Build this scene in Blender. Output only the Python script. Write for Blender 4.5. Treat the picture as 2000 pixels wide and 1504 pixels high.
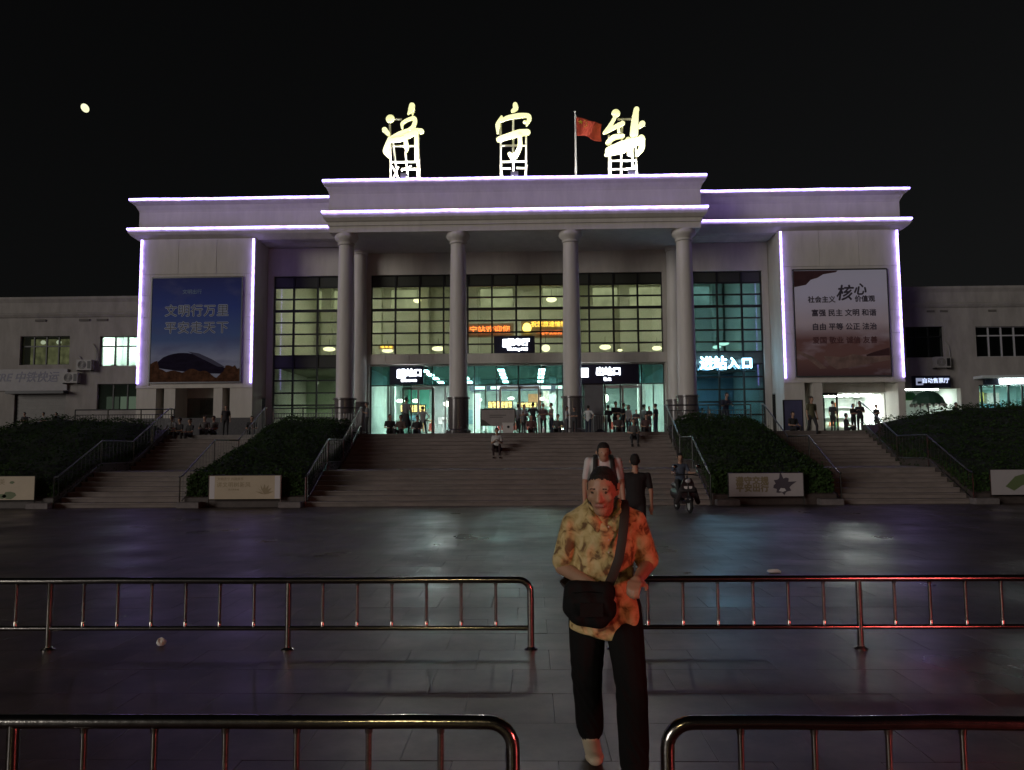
import bpy, bmesh, math, random
import numpy as np
from mathutils import Vector, Matrix
random.seed(7)
R_ = math.radians
for o in list(bpy.data.objects): bpy.data.objects.remove(o)
S = bpy.context.scene
COL = S.collection

# ------------------------------------------------------------------ camera
CAMX, CAMH, YAW, PITCH, ROLL, FPX = .7637, 1.76, .0245, .0826, .0068, 1500.
cy_, sy_ = math.cos(YAW), math.sin(YAW); cp_, sp_ = math.cos(PITCH), math.sin(PITCH); cr_, sr_ = math.cos(ROLL), math.sin(ROLL)
_R0, _F0, _U0 = Vector((cy_, sy_, 0)), Vector((-sy_, cy_, 0)), Vector((0, 0, 1))
_F = _F0*cp_ + _U0*sp_; _U1 = -_F0*sp_ + _U0*cp_
_R = _R0*cr_ - _U1*sr_; _U = _U1*cr_ + _R0*sr_
CAM = Vector((CAMX, 0, CAMH))
cd = bpy.data.cameras.new('camera'); cam = bpy.data.objects.new('camera', cd); COL.objects.link(cam)
cd.sensor_width = 36; cd.lens = 36*FPX/2000; cd.clip_start = .05; cd.clip_end = 6000
cam.matrix_world = Matrix(((_R.x, _U.x, -_F.x, CAM.x), (_R.y, _U.y, -_F.y, CAM.y), (_R.z, _U.z, -_F.z, CAM.z), (0, 0, 0, 1)))
S.camera = cam
def at(u, v, Y):
    d = _F + _R*((u-1000)/FPX) + _U*((752-v)/FPX)
    return CAM + d*(Y/d.y)

# ------------------------------------------------------------------ world, sun, exposure
w = bpy.data.worlds.new('World'); S.world = w; w.use_nodes = True
nt = w.node_tree; bg = nt.nodes['Background']
sky = nt.nodes.new('ShaderNodeTexSky'); sky.sky_type = 'NISHITA'; sky.sun_disc = False
SUN_EL, SUN_AZ = 9, 48
sky.sun_elevation = R_(SUN_EL); sky.sun_rotation = R_(180+SUN_AZ)
hs = nt.nodes.new('ShaderNodeHueSaturation'); hs.inputs['Saturation'].default_value = .12
nt.links.new(sky.outputs[0], hs.inputs['Color']); nt.links.new(hs.outputs[0], bg.inputs[0])
bg.inputs[1].default_value = .0014
sd = bpy.data.lights.new('streetlight_sun', 'SUN'); sd.energy = .78; sd.angle = R_(24); sd.color = (1, .93, .86)  # stands in for distant street lights across the plaza
so = bpy.data.objects.new('streetlight_sun', sd); COL.objects.link(so); so.rotation_euler = (R_(90-SUN_EL), 0, R_(-SUN_AZ))
S.view_settings.view_transform = 'Standard'; S.view_settings.look = 'None'
S.view_settings.exposure = 0; S.view_settings.gamma = 1; S.view_settings.use_curve_mapping = False
S.render.engine = 'CYCLES'
S.cycles.use_denoising = True
S.cycles.max_bounces = 8; S.cycles.transparent_max_bounces = 16; S.cycles.diffuse_bounces = 3
S.cycles.sample_clamp_indirect = 4; S.cycles.caustics_reflective = False; S.cycles.caustics_refractive = False

# ------------------------------------------------------------------ materials
MATS = {}
def mat(name, col, rough=.6, metal=0, noise=0, nscale=4, bump=0, bscale=30, spec=.5, rand=0, stretch=None):
    if name in MATS: return MATS[name]
    m = bpy.data.materials.new(name); m.use_nodes = True; t = m.node_tree; p = t.nodes['Principled BSDF']
    p.inputs['Base Color'].default_value = (*col, 1); p.inputs['Roughness'].default_value = rough
    p.inputs['Metallic'].default_value = metal; p.inputs['Specular IOR Level'].default_value = spec
    tc = t.nodes.new('ShaderNodeTexCoord'); vec = tc.outputs['Object']
    if stretch:
        mp = t.nodes.new('ShaderNodeMapping'); mp.inputs['Scale'].default_value = stretch
        t.links.new(vec, mp.inputs[0]); vec = mp.outputs[0]
    if noise or rand:
        n = t.nodes.new('ShaderNodeTexNoise'); n.inputs['Scale'].default_value = nscale; n.inputs['Detail'].default_value = 8
        n.inputs['Roughness'].default_value = .65
        t.links.new(vec, n.inputs['Vector'])
        r = t.nodes.new('ShaderNodeMapRange'); r.inputs[1].default_value = .3; r.inputs[2].default_value = .7
        r.inputs[3].default_value = 1-noise; r.inputs[4].default_value = 1+noise*.6
        t.links.new(n.outputs[0], r.inputs[0]); val = r.outputs[0]
        if rand:
            oi = t.nodes.new('ShaderNodeObjectInfo'); rr = t.nodes.new('ShaderNodeMapRange')
            rr.inputs[3].default_value = 1-rand; rr.inputs[4].default_value = 1+rand
            t.links.new(oi.outputs['Random'], rr.inputs[0])
            mu = t.nodes.new('ShaderNodeMath'); mu.operation = 'MULTIPLY'
            t.links.new(val, mu.inputs[0]); t.links.new(rr.outputs[0], mu.inputs[1]); val = mu.outputs[0]
        h = t.nodes.new('ShaderNodeHueSaturation'); h.inputs['Color'].default_value = (*col, 1)
        t.links.new(val, h.inputs['Value']); t.links.new(h.outputs[0], p.inputs['Base Color'])
    if bump:
        b = t.nodes.new('ShaderNodeTexNoise'); b.inputs['Scale'].default_value = bscale; b.inputs['Detail'].default_value = 5
        t.links.new(vec, b.inputs['Vector'])
        bu = t.nodes.new('ShaderNodeBump'); bu.inputs['Strength'].default_value = bump; bu.inputs['Distance'].default_value = .02
        t.links.new(b.outputs[0], bu.inputs['Height']); t.links.new(bu.outputs[0], p.inputs['Normal'])
    MATS[name] = m; return m
def emit(name, col, strength, vary=0, scale=3):
    if name in MATS: return MATS[name]
    m = bpy.data.materials.new(name); m.use_nodes = True; t = m.node_tree; t.nodes.clear()
    e = t.nodes.new('ShaderNodeEmission'); e.inputs[0].default_value = (*col, 1); e.inputs[1].default_value = strength
    o = t.nodes.new('ShaderNodeOutputMaterial'); t.links.new(e.outputs[0], o.inputs[0])
    if vary:
        tc = t.nodes.new('ShaderNodeTexCoord'); n = t.nodes.new('ShaderNodeTexNoise'); n.inputs['Scale'].default_value = scale
        t.links.new(tc.outputs['Object'], n.inputs['Vector'])
        r = t.nodes.new('ShaderNodeMapRange'); r.inputs[1].default_value = .3; r.inputs[2].default_value = .7
        r.inputs[3].default_value = strength*(1-vary); r.inputs[4].default_value = strength*(1+vary)
        t.links.new(n.outputs[0], r.inputs[0]); t.links.new(r.outputs[0], e.inputs[1])
    MATS[name] = m; return m
def glassmat(name, tint, refl=.08, rough=.03):
    if name in MATS: return MATS[name]
    m = bpy.data.materials.new(name); m.use_nodes = True; t = m.node_tree; t.nodes.clear()
    tr = t.nodes.new('ShaderNodeBsdfTransparent'); tr.inputs[0].default_value = (*tint, 1)
    gl = t.nodes.new('ShaderNodeBsdfGlossy'); gl.inputs[0].default_value = (.9, .95, .95, 1); gl.inputs[1].default_value = rough
    fr = t.nodes.new('ShaderNodeFresnel'); fr.inputs[0].default_value = 1.5
    ad = t.nodes.new('ShaderNodeMath'); ad.operation = 'MULTIPLY_ADD'; ad.inputs[1].default_value = 1; ad.inputs[2].default_value = refl-.04
    mx = t.nodes.new('ShaderNodeMixShader'); o = t.nodes.new('ShaderNodeOutputMaterial')
    t.links.new(fr.outputs[0], ad.inputs[0]); t.links.new(ad.outputs[0], mx.inputs[0])
    t.links.new(tr.outputs[0], mx.inputs[1]); t.links.new(gl.outputs[0], mx.inputs[2]); t.links.new(mx.outputs[0], o.inputs[0])
    MATS[name] = m; return m

STONE = mat('facade_stone', (.56, .53, .48), .7, noise=.13, nscale=2.2, bump=.15, bscale=60, rand=.05, stretch=(1, 1, .2))
RENDERW = mat('white_render', (.58, .55, .50), .75, noise=.18, nscale=1.6, stretch=(1, 1, .3), bump=.2, bscale=40)
COLM = mat('column_render', (.60, .57, .53), .55, noise=.14, nscale=2.5, stretch=(1, 1, .15))
WINGM = mat('wing_render', (.31, .29, .27), .8, noise=.28, nscale=1.5, stretch=(1, 1, .3), bump=.2, bscale=40)
GRAN = mat('dark_granite', (.10, .095, .10), .25, noise=.3, nscale=14)
PLINTH = mat('plinth_granite', (.13, .115, .115), .18, noise=.25, nscale=18)
STEPM = mat('step_granite', (.22, .185, .17), .7, noise=.25, nscale=5, bump=.3, bscale=50, rand=.10, stretch=(.35, 1, 1))
SLAB = mat('paving_granite', (.066, .046, .044), .30, spec=.30, noise=.35, nscale=3, rand=.22)
STEEL = mat('stainless_steel', (.36, .34, .32), .17, 1, noise=.25, nscale=14, bump=.05, bscale=50)
RAILM = mat('rail_steel', (.075, .075, .075), .28, 1)
FRAMED = mat('dark_frame', (.012, .014, .014), .45)
ALU = mat('white_aluminium', (.6, .62, .62), .35, .3)
GLASS = glassmat('curtain_glass', (.72, .76, .66), .06)
GLASSE = glassmat('entrance_glass', (.86, .98, .93), .05); GLASST = glassmat('entrance_top_glass', (.28, .46, .46), .07)
GLASSC = glassmat('clear_glass', (.8, .85, .82), .06)
LED = emit('led_white_violet', (.45, .33, 1.0), 5.4, .45, 5)
BLACKP = mat('black_paint', (.012, .012, .013), .5)
SGN_ = mat('board_navy', (.02, .03, .06), .4)
DARKM = mat('dark_metal', (.03, .03, .032), .4, .5)

# ------------------------------------------------------------------ mesh helpers
class MB:
    def __init__(s): s.v = []; s.f = []; s.m = []; s.mi = 0
    def box(s, x0, x1, y0, y1, z0, z1):
        n = len(s.v)
        s.v += [(x0,y0,z0),(x1,y0,z0),(x1,y1,z0),(x0,y1,z0),(x0,y0,z1),(x1,y0,z1),(x1,y1,z1),(x0,y1,z1)]
        for q in ((0,3,2,1),(4,5,6,7),(0,1,5,4),(1,2,6,5),(2,3,7,6),(3,0,4,7)): s.f.append(tuple(n+i for i in q)); s.m.append(s.mi)
        return s
    def tube(s, pts, r, n=10, kx=1, ky=1, ref=None, caps=True):
        pts = [Vector(p) for p in pts]; rs = r if isinstance(r, (list, tuple)) else [r]*len(pts)
        base = len(s.v); e1 = None
        for i, p in enumerate(pts):
            t = (pts[min(i+1, len(pts)-1)] - pts[max(i-1, 0)])
            t = t.normalized() if t.length > 1e-9 else Vector((0, 0, 1))
            if e1 is None:
                q = ref or (Vector((1, 0, 0)) if abs(t.x) < .9 else Vector((0, 1, 0)))
                e1 = (Vector(q) - t*t.dot(Vector(q))).normalized()
            else:
                e1 = (e1 - t*t.dot(e1)).normalized()
            e2 = t.cross(e1)
            for k in range(n):
                a = 2*math.pi*k/n; q = p + e1*(math.cos(a)*rs[i]*kx) + e2*(math.sin(a)*rs[i]*ky); s.v.append(tuple(q))
        for i in range(len(pts)-1):
            for k in range(n):
                a = base+i*n+k; b = base+i*n+(k+1) % n; s.f.append((a, b, b+n, a+n)); s.m.append(s.mi)
        if caps:
            s.f.append(tuple(base+k for k in reversed(range(n)))); s.m.append(s.mi)
            e = base+(len(pts)-1)*n; s.f.append(tuple(e+k for k in range(n))); s.m.append(s.mi)
        return s
    def lathe(s, prof, c=(0, 0, 0), n=32):
        base = len(s.v)
        for r, z in prof:
            for k in range(n):
                a = 2*math.pi*k/n; s.v.append((c[0]+r*math.cos(a), c[1]+r*math.sin(a), c[2]+z))
        for i in range(len(prof)-1):
            for k in range(n):
                a = base+i*n+k; b = base+i*n+(k+1) % n; s.f.append((a, b, b+n, a+n)); s.m.append(s.mi)
        s.f.append(tuple(base+k for k in reversed(range(n)))); s.m.append(s.mi)
        e = base+(len(prof)-1)*n; s.f.append(tuple(e+k for k in range(n))); s.m.append(s.mi)
        return s
    def prism(s, poly, y0, y1):           # polygon in XZ, extruded in Y
        n = len(poly); b = len(s.v)
        s.v += [(x, y0, z) for x, z in poly] + [(x, y1, z) for x, z in poly]
        s.f.append(tuple(b+i for i in range(n))); s.m.append(s.mi)
        s.f.append(tuple(b+n+i for i in reversed(range(n)))); s.m.append(s.mi)
        for i in range(n):
            j = (i+1) % n; s.f.append((b+i, b+n+i, b+n+j, b+j)); s.m.append(s.mi)
        return s
    def rings(s, prof, x0, x1, y0, y1):   # stacked rectangles, grown outwards by offset o (back side fixed)
        b = len(s.v)
        for o, z in prof: s.v += [(x0-o, y0-o, z), (x1+o, y0-o, z), (x1+o, y1, z), (x0-o, y1, z)]
        for i in range(len(prof)-1):
            for k in range(4):
                a = b+i*4+k; c = b+i*4+(k+1) % 4; s.f.append((a, c, c+4, a+4)); s.m.append(s.mi)
        s.f.append((b+3, b+2, b+1, b)); e = b+(len(prof)-1)*4; s.f.append((e, e+1, e+2, e+3)); s.m += [s.mi]*2
        return s
    def ball(s, c, r, n=12, k=8):
        rx, ry, rz = r if isinstance(r, (tuple, list)) else (r, r, r); b = len(s.v)
        for i in range(1, k):
            th = math.pi*i/k
            for j in range(n):
                a = 2*math.pi*j/n; s.v.append((c[0]+rx*math.sin(th)*math.cos(a), c[1]+ry*math.sin(th)*math.sin(a), c[2]+rz*math.cos(th)))
        top = len(s.v); s.v += [(c[0], c[1], c[2]+rz), (c[0], c[1], c[2]-rz)]
        for i in range(k-2):
            for j in range(n):
                a = b+i*n+j; d = b+i*n+(j+1) % n; s.f.append((a, a+n, d+n, d)); s.m.append(s.mi)
        for j in range(n):
            s.f.append((top, b+j, b+(j+1) % n)); s.m.append(s.mi)
            e = b+(k-2)*n; s.f.append((top+1, e+(j+1) % n, e+j)); s.m.append(s.mi)
        return s
    def mesh(s, name, mats, smooth=False):
        me = bpy.data.meshes.new(name); me.from_pydata(s.v, [], s.f)
        for m in (mats if isinstance(mats, (list, tuple)) else [mats]): me.materials.append(m)
        me.polygons.foreach_set('material_index', s.m)
        if smooth:
            me.polygons.foreach_set('use_smooth', [True]*len(me.polygons))
            try: me.set_sharp_from_angle(angle=R_(40))
            except Exception: pass
        me.update(); return me
    def build(s, name, mats, parent=None, smooth=False, kind=None):
        return link(name, s.mesh(name, mats, smooth), parent, kind)
def link(name, me, parent=None, kind=None, loc=None):
    o = bpy.data.objects.new(name, me); COL.objects.link(o)
    if parent: o.parent = parent
    if kind: o['kind'] = kind
    if loc: o.location = loc
    return o
def tag(o, label, cat, group=None):
    o['label'] = label; o['category'] = cat
    if group: o['group'] = group
    return o
def thing(name, label, cat, loc=(0, 0, 0), rz=0, group=None):
    o = bpy.data.objects.new(name, None); COL.objects.link(o); o.location = loc; o.rotation_euler = (0, 0, rz)
    o.empty_display_size = .2
    return tag(o, label, cat, group)
def copy_tree(o, parent=None):
    c = o.copy(); COL.objects.link(c); c.parent = parent
    for ch in o.children: copy_tree(ch, c)
    return c
def wall_cells(mb, x0, x1, z0, z1, y0, y1, holes):
    xs = sorted({x0, x1, *[min(max(h[0], x0), x1) for h in holes], *[min(max(h[1], x0), x1) for h in holes]})
    for a, b in zip(xs, xs[1:]):
        if b-a < 1e-6: continue
        zz = sorted([(max(h[2], z0), min(h[3], z1)) for h in holes if h[0] <= a+1e-6 and h[1] >= b-1e-6])
        c = z0
        for h0, h1 in zz:
            if h0 > c+1e-6: mb.box(a, b, y0, y1, c, h0)
            c = max(c, h1)
        if z1 > c+1e-6: mb.box(a, b, y0, y1, c, z1)
    return mb
def text(body, size, m, name='lettering', parent=None, loc=(0, 0, 0), ext=.01, bold=0, align='CENTER', shear=0, spacing=1, sx=1):
    c = bpy.data.curves.new('t', 'FONT'); c.body = body; c.size = size; c.extrude = ext
    c.align_x = align; c.align_y = 'CENTER'; c.shear = shear; c.space_character = spacing; c.resolution_u = 3
    t = bpy.data.objects.new('t', c); COL.objects.link(t)
    me = bpy.data.meshes.new_from_object(t.evaluated_get(bpy.context.evaluated_depsgraph_get()))
    bpy.data.objects.remove(t); bpy.data.curves.remove(c)
    me.transform(Matrix.Rotation(R_(90), 4, 'X'))
    if bold:        # heavier strokes: the glyph widened by shifted copies, each a hair in front of the last
        b0 = bmesh.new(); b0.from_mesh(me)
        for k, (dx, dz) in enumerate(((1, 0), (-1, 0), (0, 1), (0, -1))):
            m2 = me.copy(); m2.transform(Matrix.Translation((dx*bold, -.0006*(k+1), dz*bold))); b0.from_mesh(m2); bpy.data.meshes.remove(m2)
        b0.to_mesh(me); b0.free()
    me.materials.clear(); me.materials.append(m); me.name = name
    return link(name, me, parent, None, loc)

# ================================================================== SETTING
P = 2.4                      # terrace level
Y0, YE = 23.9, 31.3          # foot of the stairs, terrace edge
RISE, TREAD = .15, .355
b = MB(); b.v += [(-400, -120, -.02), (400, -120, -.02), (400, 700, -.02), (-400, 700, -.02)]; b.f.append((0, 1, 2, 3)); b.m.append(0)
ground = b.build('plaza_ground', mat('joint_mortar', (.05, .046, .046), .8, noise=.3, nscale=2), None, kind='structure')
ground['label'] = 'dark paved station plaza'
# paving slabs: the nearest ones singly, the rest joined
def slab_mesh(mb, x, y, sx, sy, tx=0, ty=0):
    h = .004; n = len(mb.v); ch = .0015; z0 = -.03
    def zz(dx, dy): return dx*tx+dy*ty
    for (qx, qy, zt) in ((sx, sy, z0), (sx, sy, -ch*.6), (sx-ch, sy-ch, 0)):
        for dx, dy in ((-qx, -qy), (qx, -qy), (qx, qy), (-qx, qy)):
            mb.v.append((x+dx, y+dy, zt+h+zz(dx, dy)-h))
    for i in range(2):
        for k in range(4):
            a = n+i*4+k; c = n+i*4+(k+1) % 4; mb.f.append((a, c, c+4, a+4)); mb.m.append(0)
    mb.f.append((n+8, n+9, n+10, n+11)); mb.m.append(0)
TS = .60
cells = []
j = 0; y = 1.5
while y < Y0-.02:
    half = .72*(y+1)+1.5; off = (j % 2)*.5*TS
    k0 = int((CAMX-half)/TS)-1; k1 = int((CAMX+half)/TS)+1
    for k in range(k0, k1+1):
        cells.append((y, k*TS+off, min(TS, Y0-y)))
    y += TS; j += 1
vis = []
for (yy, xx, d) in cells:
    q = Vector((xx, yy+d/2, 0))-CAM; dep = q.dot(_F)
    u = 1000+FPX*q.dot(_R)/dep; v = 752-FPX*q.dot(_U)/dep
    vis.append((0 if (-120 < u < 2120 and v < 1600) else 1, yy, xx, d))
vis.sort(key=lambda t: (t[0], t[1]+abs(t[2]-CAMX)*.02))
variants = []
for i in range(6):
    m = MB(); slab_mesh(m, 0, 0, TS/2-.0012, TS/2-.0012, random.gauss(0, .0010), random.gauss(0, .0010)); variants.append(m.mesh('paving_slab', SLAB))
rest = MB()
for i, (fl, yy, xx, d) in enumerate(vis):
    if i < 300 and not fl and abs(d-TS) < 1e-6:
        o = link('paving_slab', variants[random.randrange(6)], ground, None, (xx, yy+d/2, random.gauss(0, .0006)))
    else:
        slab_mesh(rest, xx, yy+d/2, TS/2-.0012, d/2-.0012, random.gauss(0, .0010), random.gauss(0, .0010))
SLABR = SLAB.copy(); SLABR.name = 'paving_granite_field'
t_ = SLABR.node_tree; oi_ = [n for n in t_.nodes if n.type == 'OBJECT_INFO'][0]; ge = t_.nodes.new('ShaderNodeNewGeometry')
for l in list(t_.links):
    if l.from_node == oi_: t_.links.new(ge.outputs['Random Per Island'], l.to_socket)
rest.build('paving_slabs', SLABR, ground, kind='stuff')
# rough paving beyond the sides
for mm in (SLAB, SLABR):
    t_ = mm.node_tree; p_ = t_.nodes['Principled BSDF']
    tc = t_.nodes.new('ShaderNodeTexCoord'); n1 = t_.nodes.new('ShaderNodeTexNoise'); n1.inputs['Scale'].default_value = .55; n1.inputs['Detail'].default_value = 6
    ge = t_.nodes.new('ShaderNodeNewGeometry'); t_.links.new(ge.outputs['Position'], n1.inputs['Vector'])
    r = t_.nodes.new('ShaderNodeMapRange'); r.inputs[1].default_value = .32; r.inputs[2].default_value = .68; r.inputs[3].default_value = .27; r.inputs[4].default_value = .50
    t_.links.new(n1.outputs[0], r.inputs[0]); t_.links.new(r.outputs[0], p_.inputs['Roughness'])
    hsv = [n for n in t_.nodes if n.type == 'HUE_SAT'][0]; n3 = t_.nodes.new('ShaderNodeTexNoise'); n3.inputs['Scale'].default_value = 1.3; n3.inputs['Detail'].default_value = 9; n3.inputs['Roughness'].default_value = .7
    t_.links.new(ge.outputs['Position'], n3.inputs['Vector']); r3 = t_.nodes.new('ShaderNodeMapRange'); r3.inputs[1].default_value = .35; r3.inputs[2].default_value = .65; r3.inputs[3].default_value = .45; r3.inputs[4].default_value = 1.45
    t_.links.new(n3.outputs[0], r3.inputs[0]); lk = [l for l in t_.links if l.to_socket == hsv.inputs['Value']][0]; src = lk.from_socket; mu = t_.nodes.new('ShaderNodeMath'); mu.operation = 'MULTIPLY'
    t_.links.new(src, mu.inputs[0]); t_.links.new(r3.outputs[0], mu.inputs[1]); t_.links.new(mu.outputs[0], hsv.inputs['Value'])
    n2 = t_.nodes.new('ShaderNodeTexNoise'); n2.inputs['Scale'].default_value = 35; n2.inputs['Detail'].default_value = 3
    t_.links.new(ge.outputs['Position'], n2.inputs['Vector'])
    bu = t_.nodes.new('ShaderNodeBump'); bu.inputs['Strength'].default_value = .08; bu.inputs['Distance'].default_value = .004
    t_.links.new(n2.outputs[0], bu.inputs['Height']); t_.links.new(bu.outputs[0], p_.inputs['Normal'])

# terrace
b = MB(); b.box(-60, 60, YE, 75, 0, P)
terr = b.build('terrace', mat('terrace_granite', (.16, .14, .13), .45, noise=.25, nscale=4), None, kind='structure')
# stairs: three flights of single steps
NL, NU = 7, 9
LAND = YE-(NU-1)*TREAD-(Y0+NL*TREAD)      # depth of the landing
def steps_list():
    out = []
    for i in range(NL-1): out.append((Y0+i*TREAD, RISE*(i+1), TREAD))
    out.append((Y0+(NL-1)*TREAD, RISE*NL, TREAD+LAND))
    yb = Y0+NL*TREAD+LAND
    for i in range(NU-1): out.append((yb+i*TREAD, RISE*(NL+1+i), TREAD))
    return out
def stairs(x0, x1, lab):
    m = MB()
    for (ya, z, dep) in steps_list(): m.box(x0, x1, ya+.04, YE, 0 if z < .2 else z-RISE-.02, z-.045)
    st = m.build('stairs', STEPM, None, kind='structure'); st['label'] = lab
    for (ya, z, dep) in steps_list():
        nb = max(3, int((x1-x0)/1.5)); wd = (x1-x0)/nb
        if 'slab_%0.2f_%0.2f' % (wd, dep) not in stairs.cache:
            q = MB(); d = dep+.025
            q.v += [(0,0,0),(wd-.008,0,0),(wd-.008,d,0),(0,d,0),(0,0,.032),(wd-.008,0,.032),(wd-.008,d,.04),(0,d,.04),(0,.008,.04),(wd-.008,.008,.04)]
            for fc in ((0,1,5,4),(4,5,9,8),(8,9,6,7),(1,2,6,9,5),(3,0,4,8,7),(2,3,7,6),(0,3,2,1)): q.f.append(fc); q.m.append(0)
            stairs.cache['slab_%0.2f_%0.2f' % (wd, dep)] = q.mesh('step', STEPM)
        for k in range(nb):
            link('step', stairs.cache['slab_%0.2f_%0.2f' % (wd, dep)], st, None, (x0+k*wd, ya-.005+random.gauss(0, .002), z-.04+random.gauss(0, .001)))
    return st
stairs.cache = {}
SX = 6.3; PX = 10.1; QX = 14.2
stairs(-SX, SX, 'broad central flight of granite stairs up to the entrance')
stairs(-QX, -PX, 'left side flight of granite stairs')
stairs(PX, QX, 'right side flight of granite stairs')

# ================================================================== STATION BUILDING
bld = thing('station_building', 'pale columned railway station hall outlined with violet LED strips', 'building', (0, 42, P))
def rel(o): o.matrix_parent_inverse = Matrix.Translation((0, -42, -P)); return o
def part(mb, name, m, smooth=False, parent=None): return rel(mb.build(name, m, bld, smooth)) if parent is None else mb.build(name, m, parent, smooth)

prof_c = [(0, 12.55), (0, 12.86), (.06, 12.88), (.06, 13.05), (.14, 13.10), (.26, 13.24), (.30, 13.36), (.30, 13.60), (.02, 13.64), (.02, 14.50), (.06, 14.62), (.16, 14.82), (.28, 14.96), (.30, 15.02), (.30, 15.15)]
b = MB().rings(prof_c, -9.22, 9.22, 37.3, 44); ent = part(b, 'entablature', STONE)
prof_w = [(0, 12.95), (.10, 13.02), (.34, 13.20), (.42, 13.34), (.42, 13.58), (.02, 13.62), (.02, 14.50), (.06, 14.62), (.18, 14.84), (.36, 14.98), (.40, 15.03), (.40, 15.13)]
for sgn in (-1, 1):
    x0, x1 = (-20.12, -9.62) if sgn < 0 else (9.62, 20.12)
    b = MB().rings(prof_w, x0, x1, 39.82, 58); part(b, 'wing_cornice', STONE)
b = MB().box(-9.6, 9.6, 44.02, 58, 12.97, 14.9); part(b, 'roof_block', STONE)
# LED strips
def led(p0, p1):
    p0, p1 = Vector(p0), Vector(p1); m = MB(); n = max(2, int((p1-p0).length/.9)); pts = []
    for i in range(n+1):
        q = p0.lerp(p1, i/n); q.z += random.gauss(0, .006); q.y += random.gauss(0, .004); pts.append(q)
    m.tube(pts, .062, 8); return part(m, 'led_strip', LED, True)
led((-9.5, 36.94, 15.10), (9.5, 36.94, 15.10)); led((-9.53, 36.94, 13.50), (9.53, 36.94, 13.50))
for s in (-1, 1):
    led((s*9.6, 39.36, 15.09), (s*20.5, 39.36, 15.09)); led((s*9.6, 39.34, 13.49), (s*20.54, 39.34, 13.49))
    led((s*19.76, 39.42, 12.90), (s*19.76, 39.42, 5.25)); led((s*13.79, 39.42, 12.90), (s*13.79, 39.42, 5.25))
# columns
def column(x, y, r0, r1, ztop, plinth=1.9, name='column'):
    prof = [(r0, P+plinth-.02), (r0, P+plinth+1.5)]
    for i in range(1, 9): t = i/8; prof.append((r0+(r1-r0)*t**1.3, P+plinth+1.5+(ztop-.55-P-plinth-1.5)*t))
    s = part(MB().lathe(prof, (x, y, 0), 40), name, COLM, True)
    cap = [(r1, ztop-.57), (r1+.06, ztop-.54), (r1+.07, ztop-.48), (r1+.02, ztop-.44), (r1+.05, ztop-.38), (r1+.17, ztop-.28), (r1+.215, ztop-.2), (r1+.22, ztop-.12), (r1+.19, ztop-.03), (r1+.19, ztop-.002)]
    MB().lathe(cap, (x, y, 0), 40).build('capital', COLM, s, True)
    pl = [(r0+.16, P), (r0+.16, P+.28), (r0+.06, P+.33), (r0+.06, P+plinth-.10), (r0+.12, P+plinth-.08), (r0+.12, P+plinth)]
    MB().lathe(pl, (x, y, 0), 28).build('plinth', PLINTH, s, True)
for x in (-8.465, -2.82, 2.82, 8.465): column(x, 37.84, .45, .375, 12.55)
for x in (-8.5, 8.5): column(x, 41.0, .42, .35, 12.88)
# portico ceiling and beams
b = MB().box(-9.2, 9.2, 38.6, 41.5, 12.9, 12.97); pc = part(b, 'portico_ceiling', RENDERW)
for x in (-8.465, -2.82, 2.82, 8.465): MB().box(x-.25, x+.25, 38.3, 41.45, 12.58, 12.9).build('ceiling_beam', RENDERW, pc)
b = MB()
for s in (-1, 1): b.box(min(s*9.22, s*13.7), max(s*9.22, s*13.7), 40.3, 41.5, 12.93, 12.949)
part(b, 'side_soffit', RENDERW)
# wall behind the portico
b = MB()
holes = [(-13.39, -9.1, P, 11.34), (9.1, 13.39, P, 11.34), (-7.98, 7.98, 6.92, 11.34), (-7.98, 7.98, P, 6.30)]
wall_cells(b, -13.72, 13.72, P, 12.9, 41.5, 41.9, holes)
part(b, 'back_wall', STONE)
# entrance porch beam of square panels
b = MB().box(-8.35, 8.35, 41.12, 41.498, 6.34, 6.88); beam = part(b, 'entrance_beam', RENDERW)
nb = 13; pw = 16.7/nb; pm = MB().box(.012, pw-.012, 0, .03, 0, .54).mesh('cladding_panel', STONE)
for i in range(nb): link('cladding_panel', pm, beam, None, (-8.35+i*pw, 41.085+random.gauss(0, .003), 6.34))
for s in (-1, 1): part(MB().box(min(s*8.0, s*8.32), max(s*8.0, s*8.32), 41.15, 41.498, P, 6.338), 'porch_pier', RENDERW)
# pylons with the posters
for s in (-1, 1):
    xa, xb = (-19.86, -13.74) if s < 0 else (13.74, 19.86)
    m = MB(); m.box(xa, xb, 39.56, 41.98, 5.14, 12.96)
    if s < 0: segs = [(-19.86, -18.82), (-18.39, -17.80), (-15.78, -15.32), (-14.92, -13.74)]
    else: segs = [(13.74, 14.77), (15.21, 15.67)]
    for a, c in segs: m.box(a, c, 39.56, 41.0, P, 5.138)
    if s > 0: m.box(19.5, 19.86, 39.56, 41.0, P, 5.138)
    m.box(xa, xb, 41.0, 41.98, 4.6, 5.138)
    py = part(m, 'pylon', STONE)
    # cladding: three wide panels above, side strips, bottom strip
    X0, X1 = xa+.01, xb-.01; ya = 39.52
    cols = [X0, X0+2.03, X0+4.06, X1]
    def pan(x0, x1, z0, z1): MB().box(x0+.008, x1-.008, ya+random.gauss(0, .003), 39.558, z0+.008, z1-.008).build('cladding_panel', STONE, py)
    for i in range(3): pan(cols[i], cols[i+1], 11.06, 12.93)
    pl0, pl1 = (-19.13, -14.38) if s < 0 else (14.38, 19.13)
    zs = [5.16, 6.35, 7.55, 8.75, 9.95, 11.06]
    for i in range(5):
        pan(X0, pl0-.06, zs[i], zs[i+1]); pan(pl1+.06, X1, zs[i], zs[i+1])
    pan(pl0-.06, pl1+.06, 10.92, 11.06)
    part(MB().box(xa-.01, xb+.01, 39.50, 39.556, 5.02, 5.15), 'string_course', STONE)
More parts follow.
